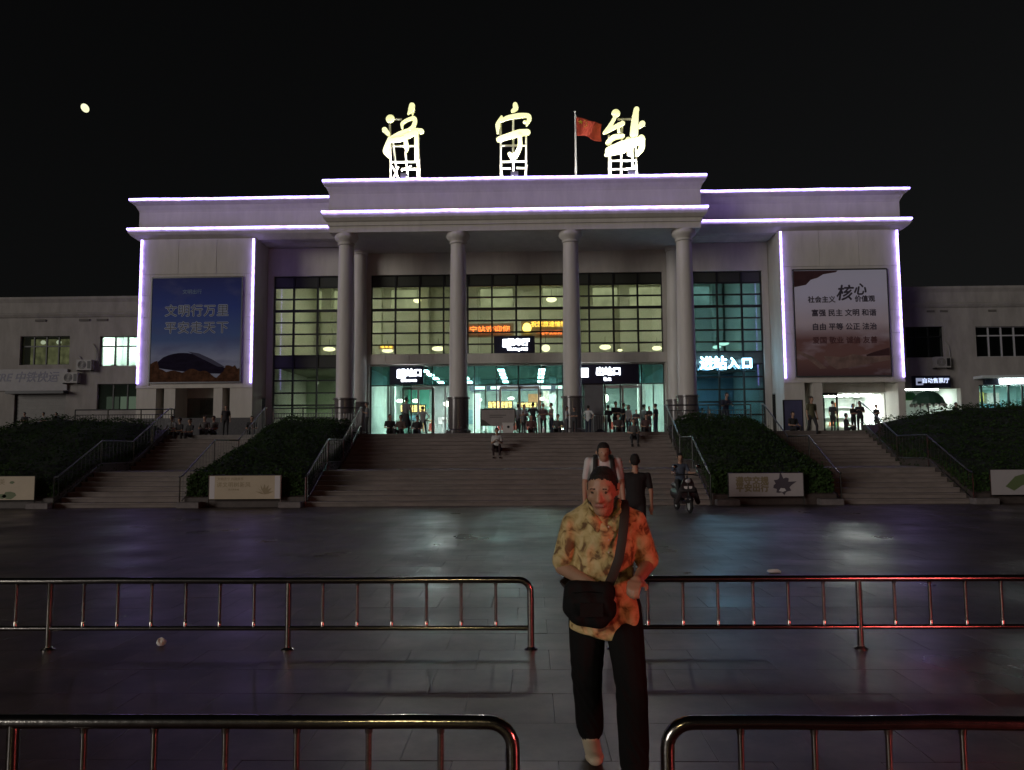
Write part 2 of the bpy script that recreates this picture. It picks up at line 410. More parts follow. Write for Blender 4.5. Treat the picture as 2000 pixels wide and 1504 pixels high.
# curtain walls
ROWS_U = [6.92, 7.47, 8.12, 8.77, 9.42, 10.07, 10.72, 11.34]
ROWS_L = [2.42, 3.50, 4.20, 4.87, 5.55, 6.25]
def curtain(xs, rows, y, gm, opaque=(), thick=(), name='curtain_wall', fw=.046, skip=()):
    f = MB(); z0, z1 = rows[0], rows[-1]
    for x in xs: f.box(x-fw, x+fw, y-.07, y+.07, z0, z1)
    for z in rows:
        h = .07 if z in thick else fw*.85
        for a, c in zip(xs, xs[1:]): f.box(a+fw, c-fw, y-.06, y+.06, max(z0, z-h), min(z1, z+h))
    fr = part(f, name, FRAMED)
    cache = {}
    for i, (a, c) in enumerate(zip(xs, xs[1:])):
        for k, (d, e) in enumerate(zip(rows, rows[1:])):
            if (i, k) in skip: continue
            wdt, hgt = c-a-2*fw, e-d-.06; m_ = GLASST if (name == 'entrance_glazing' and k == 1) else MATS['spandrel_panel'] if d in opaque else gm
            key = (round(wdt, 3), round(hgt, 3), m_.name)
            if key not in cache: cache[key] = MB().box(-wdt/2, wdt/2, -.006, .006, -hgt/2, hgt/2).mesh('pane', m_)
            o = link('pane', cache[key], fr, None, ((a+c)/2, y, (d+e)/2)); o.rotation_euler = (random.gauss(0, .003), 0, random.gauss(0, .003))
    return fr
mat('spandrel_panel', (.055, .06, .048), .35)
curtain([k*1.33 for k in range(-6, 7)], ROWS_U, 41.7, GLASS, opaque=(10.72,), thick=(9.42,))
for s in (-1, 1):
    xs = sorted([s*x for x in (13.37, 12.3, 10.97, 9.64, 9.12)])
    curtain(xs, ROWS_L+ROWS_U, 41.72, GLASS if s < 0 else glassmat('bluelit_glass', (.40, .60, .68), .06), opaque=(10.72, 6.25), thick=(9.42,))  # bluish light of the sign put into the right bay's glass tint
# entrance glazing
ex = [-7.96, -6.85, -5.75, -4.6, -3.45, -2.3, -1.1, .1, 1.3, 2.5, 3.6, 4.75, 5.6, 6.75, 7.96]
curtain(ex, [2.42, 5.22, 6.28], 41.62, GLASSE, name='entrance_glazing', fw=.028, skip={(2, 0), (3, 0), (11, 0), (12, 0), (7, 0), (6, 0)})
# sliding doors with pale frames
def door(x0, x1):
    f = MB(); n = 2
    for i in range(3):
        x = x0+(x1-x0)*i/2; f.box(x-.055, x+.055, 41.66, 41.76, 2.42, 5.1)
    f.box(x0, x1, 41.65, 41.77, 5.0, 5.14)
    d = part(f, 'sliding_door', ALU)
    for i in range(2):
        a = x0+(x1-x0)*i/2+.06; c = x0+(x1-x0)*(i+1)/2-.06
        MB().box(a, c, 41.70, 41.712, 2.5, 4.99).build('pane', GLASSE, d)
door(-6.2, -4.55); door(4.78, 6.7); door(-.9, 1.2)
for a, c in ((2.55, 3.55), (3.65, 4.70)):
    part(MB().box(a, c, 41.60, 41.66, 2.42, 5.2), 'grey_door_panel', mat('grey_panel', (.14, .14, .15), .5, noise=.1))

# ------------------------------------------------------------------ interior of the hall
UPW = mat('hall_wall', (.68, .68, .61), .8, noise=.08, nscale=.7)
LOW = mat('hall_lower_wall', (.34, .42, .40), .7, noise=.3, nscale=1.5)
b = MB(); b.box(-13.4, 13.4, 50, 50.2, 6.9, 12.7); b.box(-13.6, -13.4, 41.95, 50, P, 12.7); b.box(13.4, 13.6, 41.95, 50, P, 12.7)
hw = part(b, 'hall_wall', UPW)
for x in [-12.6, -9.3, -6.2, -2.9, .3, 3.6, 6.9, 10.2, 12.9]:
    MB().box(x-.32, x+.32, 49.5, 49.99, 6.92, 12.68).build('hall_pier', UPW, hw)
CLE = emit('recess_glow', (.90, .92, .64), .55, .25, 1.2)  # pale wall recesses, their brightness put in as glow
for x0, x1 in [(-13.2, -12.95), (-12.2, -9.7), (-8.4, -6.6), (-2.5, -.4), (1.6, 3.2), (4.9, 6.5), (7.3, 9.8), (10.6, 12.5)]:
    MB().box(x0, x1, 49.93, 49.99, 11.05, 12.25).build('pale_recess', CLE, hw)
b = MB().box(-13.38, 13.38, 41.98, 49.98, 12.5, 12.6); part(b, 'hall_ceiling', mat('hall_ceiling', (.42, .42, .30), .8))
b = MB().box(-13.38, 13.38, 42.0, 50, 6.32, 6.9); part(b, 'gallery_floor', mat('gallery_floor', (.30, .31, .24), .6))
b = MB(); b.box(-8.4, 8.4, 54, 54.2, P, 6.3); b.box(-8.42, -8.25, 42, 54, P, 6.3); b.box(8.25, 8.42, 42, 54, P, 6.3); b.box(-8.24, 8.24, 50.02, 54, 6.2, 6.3)
part(b, 'lower_hall_wall', LOW)
part(MB().box(8.44, 13.38, 48, 48.2, P, 6.3), 'side_room_wall', mat('side_room_bluelit', (.34, .44, .52), .8, noise=.2, nscale=1))  # blue cast of the light put into this wall's colour
part(MB().box(-13.38, -8.44, 48, 48.2, P, 6.3), 'side_room_wall', mat('side_room_wall', (.40, .46, .34), .8, noise=.2, nscale=1))
b = MB().box(-8.2, 8.2, 42, 54, P+.003, P+.02); part(b, 'hall_floor', mat('hall_floor', (.45, .47, .46), .15))

# lamps inside: each a thing of its own
GLOBE = emit('warm_lamp', (1, .95, .62), 3.2)
def lamp(u, v, Y, sx, sz, lab, m=GLOBE, grp='lamps seen through the glass front', sy=None):
    p = at(u, v, Y); sy = sy or sx
    o = thing('ceiling_lamp', lab, 'lamp', p, 0, grp)
    MB().ball((0, 0, 0), (sx, sy, sz), 14, 8).build('lamp_shade', m, o, True)
    MB().box(-sx*.35, sx*.35, -sy*.35, sy*.35, sz*.9, sz*.9+.06).build('mount', DARKM, o)
    MB().tube([(0, 0, sz), (0, 0, sz+.5)], .012, 6).build('rod', DARKM, o)
for (u, v, Y, sx, sz, lab) in [
    (553, 588, 49, .30, .14, 'round warm lamp high behind the leftmost glass bay'),
    (643, 682, 47, .38, .13, 'wide warm lamp low in the leftmost glass bay, just left of the first column'),
    (815, 587, 49, .26, .16, 'warm lamp high behind the glass between first and second column'),
    (757, 685, 47, .36, .12, 'warm lamp under the small amber sign behind the glass'),
    (856, 681, 47, .40, .14, 'warm lamp low behind the glass left of the second column'),
    (1077, 585, 49, .34, .17, 'brightest warm lamp high behind the glass left of the third column'),
    (1066, 680, 46, .26, .22, 'boxy warm lamp right of the central lit sign'),
    (1182, 678, 47, .36, .15, 'slanting warm lamp low behind the glass right of the third column'),
    (1283, 680, 47, .30, .14, 'warm lamp low behind the glass near the fourth column'),
    (1211, 684, 48, .16, .08, 'smallest warm lamp low between third and fourth columns'),
    (1413, 671, 47, .34, .12, 'warm lamp behind the bluish right glass bay'),
    (1400, 678, 46, .26, .10, 'small warm lamp just above the blue glowing sign in the right bay')]:
    lamp(u, v, Y, sx, sz, lab)
WHT = emit('white_globe', (1, 1, .84), 8)
for (u, v, Y, sx, sz, lab) in [(768, 783, 47, .20, .12, 'white oval lamp at head height left of the left doors'), (783, 783, 48, .26, .11, 'white oval lamp touching the first one behind the left doors'), (812, 783, 49, .22, .12, 'white oval lamp right of the tall person'), (873, 789, 46, .20, .16, 'white lamp just left of the second column base'),
    (936, 781, 49, .16, .09, 'small white lamp just right of the second column'), (998, 778, 49, .20, .09, 'white lamp above the right end of the notice board'), (1058, 779, 49, .14, .12, 'white lamp above the waiting group'), (1184, 778, 47, .14, .24, 'tall white lamp at the left edge of the right doors'), (727, 806, 45, .17, .15, 'white glowing globe at the left end of the entrance glass')]:
    lamp(u, v, Y, sx, sz, lab, WHT)
STRIP = emit('cool_tube', (.88, 1.0, .95), 95)
def strip(x, y, z, lx, ly, lab):
    o = thing('ceiling_light', lab, 'lamp', (x, y, z), 0, 'cool strip lights in the lower hall')
    MB().box(-lx, lx, -ly, ly, -.03, 0).build('diffuser', STRIP, o)
    MB().box(-lx-.03, lx+.03, -ly-.03, ly+.03, .001, .05).build('housing', ALU, o)
rown = ['front', 'second', 'third', 'rear']
coln = ['behind the left doors', 'left of the notice board', 'above the notice board', 'right of the notice board', 'behind the right doors']
for i, x in enumerate((-5.2, -3.3, -.9, 1.4, 5.6)):
    for k, yy in enumerate((43.2, 45.4, 47.8, 50.6)):
        strip(x, yy, 6.18, .17, .55, 'cool white strip light, %s of the row %s' % (rown[k], coln[i]))
for s, lab in ((-1, 'left'), (1, 'right')):
    strip(s*10.4, 45.5, 5.9, .16, .4, 'small added cool light in the %s ground floor side room' % lab)  # added to brighten the dim side rooms
# lights added to brighten the upper hall, out of sight behind the top band
for x, n in ((-9, 'left'), (0, 'middle'), (9, 'right')):
    o = thing('ceiling_light', 'added warm flush light in the %s of the upper hall' % n, 'lamp', (x, 45.5, 12.46), 0, 'added warm flush lights in the upper hall')
    MB().box(-1.2, 1.2, -.6, .6, -.03, 0).build('diffuser', emit('warm_panel', (1, .99, .88), 26), o); MB().box(-1.26, 1.26, -.66, .66, .001, .035).build('housing', ALU, o)

# furniture in the lower hall
WARM = emit('amber_display', (1, .62, .22), 2.4, .9, 9)
for u0, u1, v0, v1, Y, lab in [(752, 790, 790, 806, 53, 'amber lit ticket window display left of the left doors'), (800, 832, 790, 806, 53, 'amber lit ticket window display behind the left doors'),
                           (953, 1002, 783, 798, 53, 'amber lit ticket window display above the notice board'), (1010, 1050, 785, 797, 53, 'amber lit ticket window display right of the notice board')]:
    a, c = at(u0, v1, Y), at(u1, v0, Y)
    o = thing('display_board', lab, 'display', ((a.x+c.x)/2, Y, a.z), 0, 'amber displays in the hall'); wd = (c.x-a.x)/2; hg = c.z-a.z
    MB().box(-wd, wd, 0, .1, 0, hg).build('housing', DARKM, o)
    n = max(3, int(wd*2/.28))
    for k in range(n):
        x0 = -wd+.04+k*(2*wd-.08)/n; MB().box(x0, x0+(2*wd-.08)/n-.05, -.012, -.001, .05, hg-.05).build('lit_panel', WARM, o)
CNT = mat('counter_white', (.7, .74, .72), .4)
for i, (x0, x1, yy, lab) in enumerate([(-7.4, -6.3, 45, 'pale ticket gate cabinet behind the glass at the left end'), (-4.4, -3.3, 44.6, 'pale counter behind the glass right of the left doors'), (-1.9, -1.5, 46, 'pale gate post cabinet left of the notice board'), (1.7, 2.5, 46, 'pale counter behind the waiting group'), (4.9, 6.6, 47, 'long pale counter behind the right doors')]):
    o = thing('counter', lab, 'counter', ((x0+x1)/2, yy, P+.02)); h = (x1-x0)/2
    MB().box(-h, h, 0, .6, 0, 1.0).build('body', CNT, o); MB().box(-h-.04, h+.04, -.05, .65, 1.001, 1.05).build('top', ALU, o)
    MB().box(-h+.1, h-.1, -.012, -.002, .15, .85).build('front_panel', mat('counter_panel', (.35, .5, .48), .4), o)
for i, (x, yy, lab) in enumerate([(-7.2, 43.6, 'white hall pillar at the left end behind the entrance glass'), (-2.6, 47.5, 'white hall pillar left of the second column'), (2.1, 47.5, 'white hall pillar behind the waiting group'), (7.3, 45.5, 'white hall pillar near the right doors')]):
    o = thing('hall_pillar', lab, 'pillar', (x, yy, P+.02)); MB().box(-.22, .22, -.22, .22, .2, 3.78).build('shaft', CNT, o); MB().box(-.27, .27, -.27, .27, 0, .199).build('base', ALU, o)
rq = random.Random(3)
for k in range(15):     # lit panels, notices and timetables on the rear wall
    x = -7.9+k*1.06; wq_ = rq.uniform(.5, .95); z0_ = rq.choice((3.0, 3.5, 4.3, 4.7)); h_ = rq.uniform(.35, 1.1)
    c_ = rq.choice([(.75, .85, .8), (.85, .85, .7), (.2, .45, .45), (.7, .3, .12), (.15, .3, .35), (.8, .82, .8)])
    o = part(MB().box(x, x+wq_, 53.90, 53.985, z0_, min(6.0, z0_+h_)), 'wall_panel', mat('panel_%02d' % k, c_, .5, noise=.3, nscale=6) if k % 3 else emit('lit_panel_%02d' % k, tuple(min(1, q*1.1) for q in c_), 1.4, .5, 5))
for k, (x, lab) in enumerate([(-6.1, 'steel ticket gate behind the left doors'), (-5.3, 'steel ticket gate right behind the left doors'), (-1.3, 'steel ticket gate behind the notice board'), (-.5, 'steel ticket gate in the middle of the hall'), (.3, 'steel ticket gate behind the waiting group'), (5.2, 'steel ticket gate behind the right doors')]):
    o = thing('ticket_gate', lab, 'ticket gate', (x, 44.2, P+.02), 0, 'ticket gates in the hall'); MB().box(-.12, .12, 0, 1.3, 0, .95).build('cabinet', ALU, o); MB().box(-.13, .13, -.02, 1.32, .951, 1.0).build('top', DARKM, o); MB().box(.121, .45, .5, .53, .4, .85).build('flap', mat('flap_red', (.5, .08, .06), .4), o)
o = thing('hanging_sign', 'long hanging direction board across the hall ceiling', 'sign', (.2, 47, 5.3)); MB().box(-3.2, 3.2, 0, .1, 0, .38).build('board', SGN_, o)
for x in (-2.8, 2.8): MB().tube([(x, .05, .38), (x, .05, .9)], .015, 6).build('rod', DARKM, o)
for k in range(6): MB().box(-2.9+k, -2.2+k, -.012, -.001, .1, .28).build('lit_word', emit('board_word', (.8, 1, .95), 2.5), o)
for k, x in enumerate((-7.0, -3.9, -1.7, 2.2, 7.4)):
    part(MB().box(x-.04, x+.04, 41.68, 41.78, 2.42, 5.18), 'bright_mullion', ALU)
GREENP = mat('poster_green', (.12, .42, .33), .5)
part(MB().box(-7.9, -6.4, 53.9, 53.98, 4.6, 6.0), 'hall_poster', GREENP)

# ------------------------------------------------------------------ signs on the station front
SGN = mat('sign_navy', (.012, .014, .035), .4)
GLOW = emit('sign_glow', (.86, .92, 1), 9)
def station_sign(x0, x1, z0, z1, y, zh, sub, lab, picto=True, k=1):
    o = thing('lit_sign', lab, 'sign', ((x0+x1)/2, y, z0)); wd = (x1-x0)/2; h = z1-z0
    MB().box(-wd, wd, 0, .14, 0, h).build('sign_box', SGN, o)
    if picto:
        q = MB().box(-wd*.56, -wd*.56+h*.46, -.03, -.002, h*.34, h*.80); q.build('pictogram', GLOW, o)
        tx = wd*.20
    else: tx = 0
    text(zh, h*.44*k, GLOW, parent=o, loc=(tx, -.012, h*.60), bold=.018)
    if sub: text(sub, h*.24, GLOW, parent=o, loc=(tx-.06, -.012, h*.22), bold=.006)
    return o
# these signs carry overexposed, barely legible lettering
station_sign(-6.9, -5.05, 5.28, 6.27, 41.40, '进站口', 'Entrance', 'navy box sign with glaring white letters above the left doors')
station_sign(-1.22, 1.0, 6.93, 7.86, 41.34, '候车厅', 'Waiting Hall', 'navy box sign with glaring white letters in the middle of the upper glass')
station_sign(2.5, 6.6, 5.23, 6.27, 41.40, '出站口', 'Exit', 'wide navy sign with white letters above the right doors')
o = thing('lit_sign', 'row of blue white glowing characters on the right glass bay', 'sign', (11.25, 41.40, 5.95))
for k, ch in enumerate('进站入口'): text(ch, .74 if k < 2 else .62, emit('blue_glow', (.35, .72, 1), 14), name='character', parent=o, loc=(-1.0+k*.72, 0, .28), bold=.02, ext=.03)
MB().box(-1.5, 1.6, .05, .09, -.16, -.12).build('mounting_rail', DARKM, o); MB().box(-1.5, 1.6, .05, .09, .56, .60).build('mounting_rail', DARKM, o)
RED = emit('red_led', (1, .20, .05), 6.5); AMB = emit('amber_led', (1, .58, .10), 5.5)
a = at(955, 645, 46); o = thing('led_board', 'red LED message board of five characters behind the central glass', 'display', (a.x, 46, a.z))
MB().box(-1.75, 1.5, .06, .16, -.42, .42).build('housing', mat('led_glow_panel', (.42, .33, .26), .6), o)  # warm panel colour carries the LED glow on the wall behind
text('济宁站欢迎您', .50, RED, parent=o, loc=(-.2, 0, 0), ext=.004)
a = at(1068, 640, 46); o = thing('led_board', 'amber LED message board of two rows right of the red one', 'display', (a.x, 46, a.z))
MB().box(-1.55, 1.0, .06, .16, -.62, .52).build('housing', mat('led_glow_panel', (.42, .33, .26), .6), o)  # same panel, LED glow put into its colour
text('祝您旅途愉快', .36, AMB, parent=o, loc=(.12, 0, .20), ext=.004); text('一路平安顺利', .26, RED, parent=o, loc=(.12, 0, -.32), ext=.004)
MB().ball((-1.2, -.02, 0), (.26, .08, .30), 12, 8).build('indicator_lamp', emit('amber_lamp', (1, .70, .15), 7), o, True)
a = at(755, 677, 46); o = thing('led_board', 'small amber LED sign low behind the glass right of the first column', 'display', (a.x, 46, a.z))
MB().box(-.5, .5, .06, .16, -.14, .14).build('housing', mat('led_glow_panel', (.42, .33, .26), .6), o); text('候车室', .26, AMB, parent=o, loc=(0, 0, 0), ext=.004)  # backing panel in the same painted LED glow colour

# ------------------------------------------------------------------ posters
def print_grad(name, stops, axis=2, lo=0, hi=1, cloud=None, rough=.75):
    m = bpy.data.materials.new(name); m.use_nodes = True; t = m.node_tree; p = t.nodes['Principled BSDF']; p.inputs['Roughness'].default_value = rough
    tc = t.nodes.new('ShaderNodeTexCoord'); sp = t.nodes.new('ShaderNodeSeparateXYZ'); t.links.new(tc.outputs['Object'], sp.inputs[0])
    mr = t.nodes.new('ShaderNodeMapRange'); mr.inputs[1].default_value = lo; mr.inputs[2].default_value = hi; t.links.new(sp.outputs[axis], mr.inputs[0])
    cr = t.nodes.new('ShaderNodeValToRGB'); t.links.new(mr.outputs[0], cr.inputs[0])
    el = cr.color_ramp.elements
    while len(el) < len(stops): el.new(.5)
    for e, (pos, c) in zip(el, stops): e.position = pos; e.color = (*c, 1)
    out = cr.outputs[0]
    if cloud:
        n = t.nodes.new('ShaderNodeTexNoise'); n.inputs['Scale'].default_value = cloud[0]; n.inputs['Detail'].default_value = 5
        mp = t.nodes.new('ShaderNodeMapping'); mp.inputs['Scale'].default_value = (.6, 1, 1.6); t.links.new(tc.outputs['Object'], mp.inputs[0]); t.links.new(mp.outputs[0], n.inputs['Vector'])
        r = t.nodes.new('ShaderNodeMapRange'); r.inputs[1].default_value = .5; r.inputs[2].default_value = .72; r.inputs[4].default_value = cloud[2]; t.links.new(n.outputs[0], r.inputs[0])
        mx = t.nodes.new('ShaderNodeMix'); mx.data_type = 'RGBA'; mx.inputs['B'].default_value = (*cloud[1], 1)
        t.links.new(r.outputs[0], mx.inputs['Factor']); t.links.new(out, mx.inputs['A']); out = mx.outputs['Result']
    t.links.new(out, p.inputs['Base Color']); return m
PRY = 39.44
o = thing('poster_board', 'large blue poster with two rows of characters over a dark domed building', 'poster', (-16.755, PRY, 5.33)); W2, HH = 2.375, 5.5
MB().box(-W2, W2, 0, .06, 0, HH).build('print', print_grad('print_blue', [(0, (.30, .33, .46)), (.22, (.34, .38, .55)), (.40, (.08, .15, .38)), (.72, (.022, .055, .32)), (1, (.012, .022, .18))], 2, 0, HH, (.75, (.10, .11, .27), .7)), o)
f = MB(); f.box(-W2-.06, -W2, -.02, .06, -.06, HH+.06); f.box(W2, W2+.06, -.02, .06, -.06, HH+.06); f.box(-W2, W2, -.02, .06, HH, HH+.06); f.box(-W2, W2, -.02, .06, -.06, 0); f.build('frame', mat('poster_frame', (.5, .5, .52), .2, .9), o)
mound = [(-2.0, .75)]
for i in range(15):
    t = i/14; x = -1.95+3.7*t; z = 1.08+.50*math.sin(min(1, t*1.05)**.8*math.pi)**.85-.42*t**2.2
    mound.append((x, z))
mound += [(1.6, .42), (.3, .45), (-1, .6)]
MB().prism(mound, -.004, -.001).build('printed_dome', mat('print_dome', (.016, .012, .030), .85, spec=.1, noise=.5, nscale=1.5, stretch=(1, 1, 5)), o)
MB().prism([(-.4, 1.60), (.2, 1.50), (.9, 1.18), (1.62, .76), (1.2, .80), (.4, 1.2)], -.0065, -.005).build('printed_roof_light', mat('print_roof', (.085, .085, .14), .85, spec=.1), o)
tr = [(-W2+.02, .01)]
for i in range(40):
    t = i/39; x = -W2+.02+(2*W2-.04)*t; z = .42+.16*abs(math.sin(t*17))+.13*abs(math.sin(t*7+1))+(.42 if t < .08 else 0)+(.25 if .84 < t < .95 else 0)-.25*math.exp(-((t-.72)/.1)**2)
    tr.append((x, z))
tr.append((W2-.02, .01)); MB().prism(tr, -.009, -.0075).build('printed_trees', mat('print_trees', (.10, .045, .025), .85, spec=.1, noise=.7, nscale=3.5), o)
CH_ = mat('print_char_grey', (.42, .47, .60), .8); CH2 = mat('print_char_dark', (.055, .06, .10), .4)
for line, z in (('文明行万里', 3.72), ('平安走天下', 2.82)):
    text(line, .66, CH_, parent=o, loc=(.03, -.004, z), ext=.0012, bold=.03, spacing=1.08); text(line, .66, CH2, parent=o, loc=(.03, -.008, z), ext=.0012, spacing=1.08)
text('文明出行', .26, mat('print_pale', (.16, .26, .38), .4), parent=o, loc=(-.25, -.004, 4.75), ext=.0012)
o = thing('poster_board', 'large pale poster with rows of dark characters and reddish brown landscape', 'poster', (16.755, PRY, 5.36)); HH = 5.47
MB().box(-W2, W2, 0, .06, 0, HH).build('print', print_grad('print_pale_red', [(0, (.10, .045, .05)), (.16, (.22, .11, .10)), (.34, (.21, .10, .10)), (.50, (.64, .54, .62)), (.75, (.70, .68, .90)), (1, (.70, .70, .92))], 2, 0, HH, (.8, (.76, .72, .88), .4)), o)
f = MB(); f.box(-W2-.06, -W2, -.02, .06, -.06, HH+.06); f.box(W2, W2+.06, -.02, .06, -.06, HH+.06); f.box(-W2, W2, -.02, .06, HH, HH+.06); f.box(-W2, W2, -.02, .06, -.06, 0); f.build('frame', MATS['poster_frame'], o)
PD = mat('print_brown', (.075, .035, .04), .4, noise=.3, nscale=2)
MB().prism([(-W2+.02, HH-.02), (-W2+.02, 4.60), (-1.75, 4.72), (-1.5, 4.98), (-1.15, 5.08), (-.85, 5.26), (-.2, 5.36), (-.1, HH-.02)], -.004, -.001).build('printed_leaf', PD, o)
PB = mat('print_beige', (.26, .17, .15), .4, noise=.5, nscale=1.8)
MB().prism([(-1.0, 1.02), (-.72, .55), (-.35, .32), (.6, .46), (1.4, .62), (W2-.02, .78), (W2-.02, .95), (1.1, .98), (.5, 1.1), (0, .95)], -.004, -.001).build('printed_wall', PB, o)
MB().prism([(-W2+.02, 1.22), (-1.8, .88), (-1.2, .36), (-.85, .38), (-1.5, .98), (-W2+.02, 1.34)], -.004, -.001).build('printed_river', PB, o)
MB().prism([(1.15, 1.05), (1.5, 1.18), (W2-.02, 1.42), (W2-.02, 1.02), (1.2, .98)], -.0055, -.0045).build('printed_roof', PD, o)
TXD = mat('print_text_dark', (.055, .045, .07), .5); TXR = mat('print_text_red', (.11, .045, .05), .5)
text('社会主义', .355, TXD, parent=o, loc=(-.98, -.004, 3.92), ext=.0012, bold=.012); text('价值观', .345, TXD, parent=o, loc=(1.22, -.004, 3.94), ext=.0012, bold=.012)
text('核', .85, TXD, parent=o, loc=(.17, -.004, 4.22), ext=.0012, bold=.02, shear=.2); text('心', .66, TXD, parent=o, loc=(.98, -.004, 4.42), ext=.0012, bold=.02, shear=.2)
for line, z, m_ in (('富强 民主 文明 和谐', 3.22, TXD), ('自由 平等 公正 法治', 2.50, TXD), ('爱国 敬业 诚信 友善', 1.80, TXR)):
    text(line, .375, m_, parent=o, loc=(.12, -.004, z), ext=.0012, bold=.010)

# ------------------------------------------------------------------ rooftop characters and flag
LETM = mat('letter_yellow', (.85, .85, .72), .6)
_p = LETM.node_tree.nodes['Principled BSDF']; _p.inputs['Emission Color'].default_value = (1, 1, .42, 1); _p.inputs['Emission Strength'].default_value = .80
FRM = mat('sign_scaffold', (.72, .70, .62), .45, .2)
def roof_char(name_lab, zoff, zs, strokes, frames, Yc, lamp_x):
    uc = sum(p[0] for s in strokes for p in s[0])/sum(len(s[0]) for s in strokes)
    def W(p):
        q = at(zoff[0]+p[0]/zs, zoff[1]+p[1]/zs, Yc); return q
    c = W((uc, 0)); c.z = 15.16
    o = thing('rooftop_character', name_lab, 'sign', (c.x, Yc, 15.14), 0, 'rooftop sign characters'); k = (at(1010, 250, Yc)-at(1009, 250, Yc)).length/zs
    for pts, rs in strokes:
        m = MB(); q = [W(p)-Vector((c.x, Yc, 15.14)) for p in pts]
        # resample with round ends
        ext = []
        n = len(q)
        if n == 1: m.ball(q[0], (rs[0]*k, .07, rs[0]*k), 16, 10)
        else:
            P2, R2 = [], []
            for i in range(n-1):
                for j_ in range(4):
                    t = j_/4; P2.append(q[i].lerp(q[i+1], t)); R2.append((rs[i]*(1-t)+rs[i+1]*t)*k*.92)
            P2.append(q[-1]); R2.append(rs[-1]*k*.92)
            for _ in range(2):
                P2 = [P2[0]]+[(P2[i-1]+P2[i]*2+P2[i+1])/4 for i in range(1, len(P2)-1)]+[P2[-1]]
            d0 = (P2[0]-P2[1]).normalized(); d1 = (P2[-1]-P2[-2]).normalized()
            A = [(P2[0]+d0*R2[0]*s_, R2[0]*c_) for s_, c_ in ((.95, .3), (.7, .7), (.35, .92))]
            B = [(P2[-1]+d1*R2[-1]*s_, R2[-1]*c_) for s_, c_ in ((.35, .92), (.7, .7), (.95, .3))]
            PP = [a[0] for a in A]+P2+[b_[0] for b_ in B]; RR = [a[1] for a in A]+R2+[b_[1] for b_ in B]
            base = len(m.v)
            # flat box-letter section: a ribbon 10 cm deep
            for i, p in enumerate(PP):
                t = (PP[min(i+1, len(PP)-1)]-PP[max(i-1, 0)]).normalized(); nx = Vector((-t.z, 0, t.x)); nx = nx.normalized() if nx.length > 1e-6 else Vector((1, 0, 0))
                for a_, b_ in ((-1, 0), (-.92, -.06), (.92, -.06), (1, 0), (.92, .06), (-.92, .06)): m.v.append(tuple(p+nx*RR[i]*a_+Vector((0, b_, 0))))
            for i in range(len(PP)-1):
                for e in range(6):
                    a_ = base+i*6+e; b_ = base+i*6+(e+1) % 6; m.f.append((a_, b_, b_+6, a_+6)); m.m.append(0)
            m.f.append(tuple(base+e for e in reversed(range(6)))); m.m.append(0); ee = base+(len(PP)-1)*6; m.f.append(tuple(ee+e for e in range(6))); m.m.append(0)
        so_ = m.build('stroke', LETM, o); so_.location.y = random.uniform(-.02, .02)
    for a, c2, yo in frames:
        m = MB(); qa, qb = W(a)-Vector((c.x, Yc, 15.14)), W(c2)-Vector((c.x, Yc, 15.14)); qa.y = qb.y = .18+yo
        if qa.z < .06: qa.z = .0
        if qb.z < .06: qb.z = .0
        m.tube([qa, qb], .055, 6).build('scaffold_bar', FRM, o)
    # floodlight at the foot
    f = thing('floodlight', 'small white floodlight at the foot of the %s rooftop character' % name_lab.split()[0], 'lamp', (c.x+lamp_x, Yc-.55, 15.15), 0, 'floodlights under the rooftop characters')
    MB().box(-.18, .18, -.06, .06, .1, .28).build('housing', ALU, f); MB().box(-.15, .15, .061, .07, .12, .26).build('lens', emit('flood_lens', (1, 1, .92), 12), f)
    m = MB(); m.box(-.02, .02, -.03, .03, 0, .1); m.build('bracket', DARKM, f)
    L = bpy.data.lights.new('floodlight_beam', 'POINT'); L.energy = 560; L.color = (1, .97, .86); L.shadow_soft_size = .1
    lo = bpy.data.objects.new('floodlight_beam', L); COL.objects.link(lo); lo.parent = f; lo.location = (0, .12, .42)
roof_char('leftmost glowing rooftop character with a high dot', (720, 180), 7.917,
    [([(672, 215), (662, 275), (612, 340)], (52, 55, 14)), ([(690, 270), (676, 350)], (28, 10)), ([(335, 415)], (70,)), ([(250, 585), (300, 645)], (48, 36)),
     ([(520, 560), (512, 490), (600, 432), (712, 396), (722, 460), (690, 545), (630, 580)], (18, 30, 28, 34, 38, 36, 26)),
     ([(345, 715), (480, 640), (620, 598), (740, 592), (812, 608)], (28, 38, 44, 40, 50)), ([(745, 600), (610, 690), (480, 738), (340, 755)], (40, 44, 40, 30)),
     ([(325, 720), (285, 830), (262, 920), (312, 990)], (30, 42, 55, 34)), ([(570, 740), (588, 860), (590, 915)], (36, 46, 18)), ([(735, 620), (742, 800), (745, 1040)], (34, 38, 36))],
    [((400, 412), (510, 410), -.1), ((320, 480), (330, 1325), 0), ((345, 690), (425, 1325), .3), ((560, 900), (598, 1325), 0), ((735, 640), (735, 1325), .3), ((760, 640), (782, 1325), 0),
     ((370, 815), (710, 810), 0), ((330, 1062), (780, 1058), 0), ((500, 1170), (795, 1170), 0), ((340, 1100), (440, 1290), .2), ((440, 1110), (345, 1320), .2), ((650, 1100), (480, 1170), .2)], 37.6, .1)
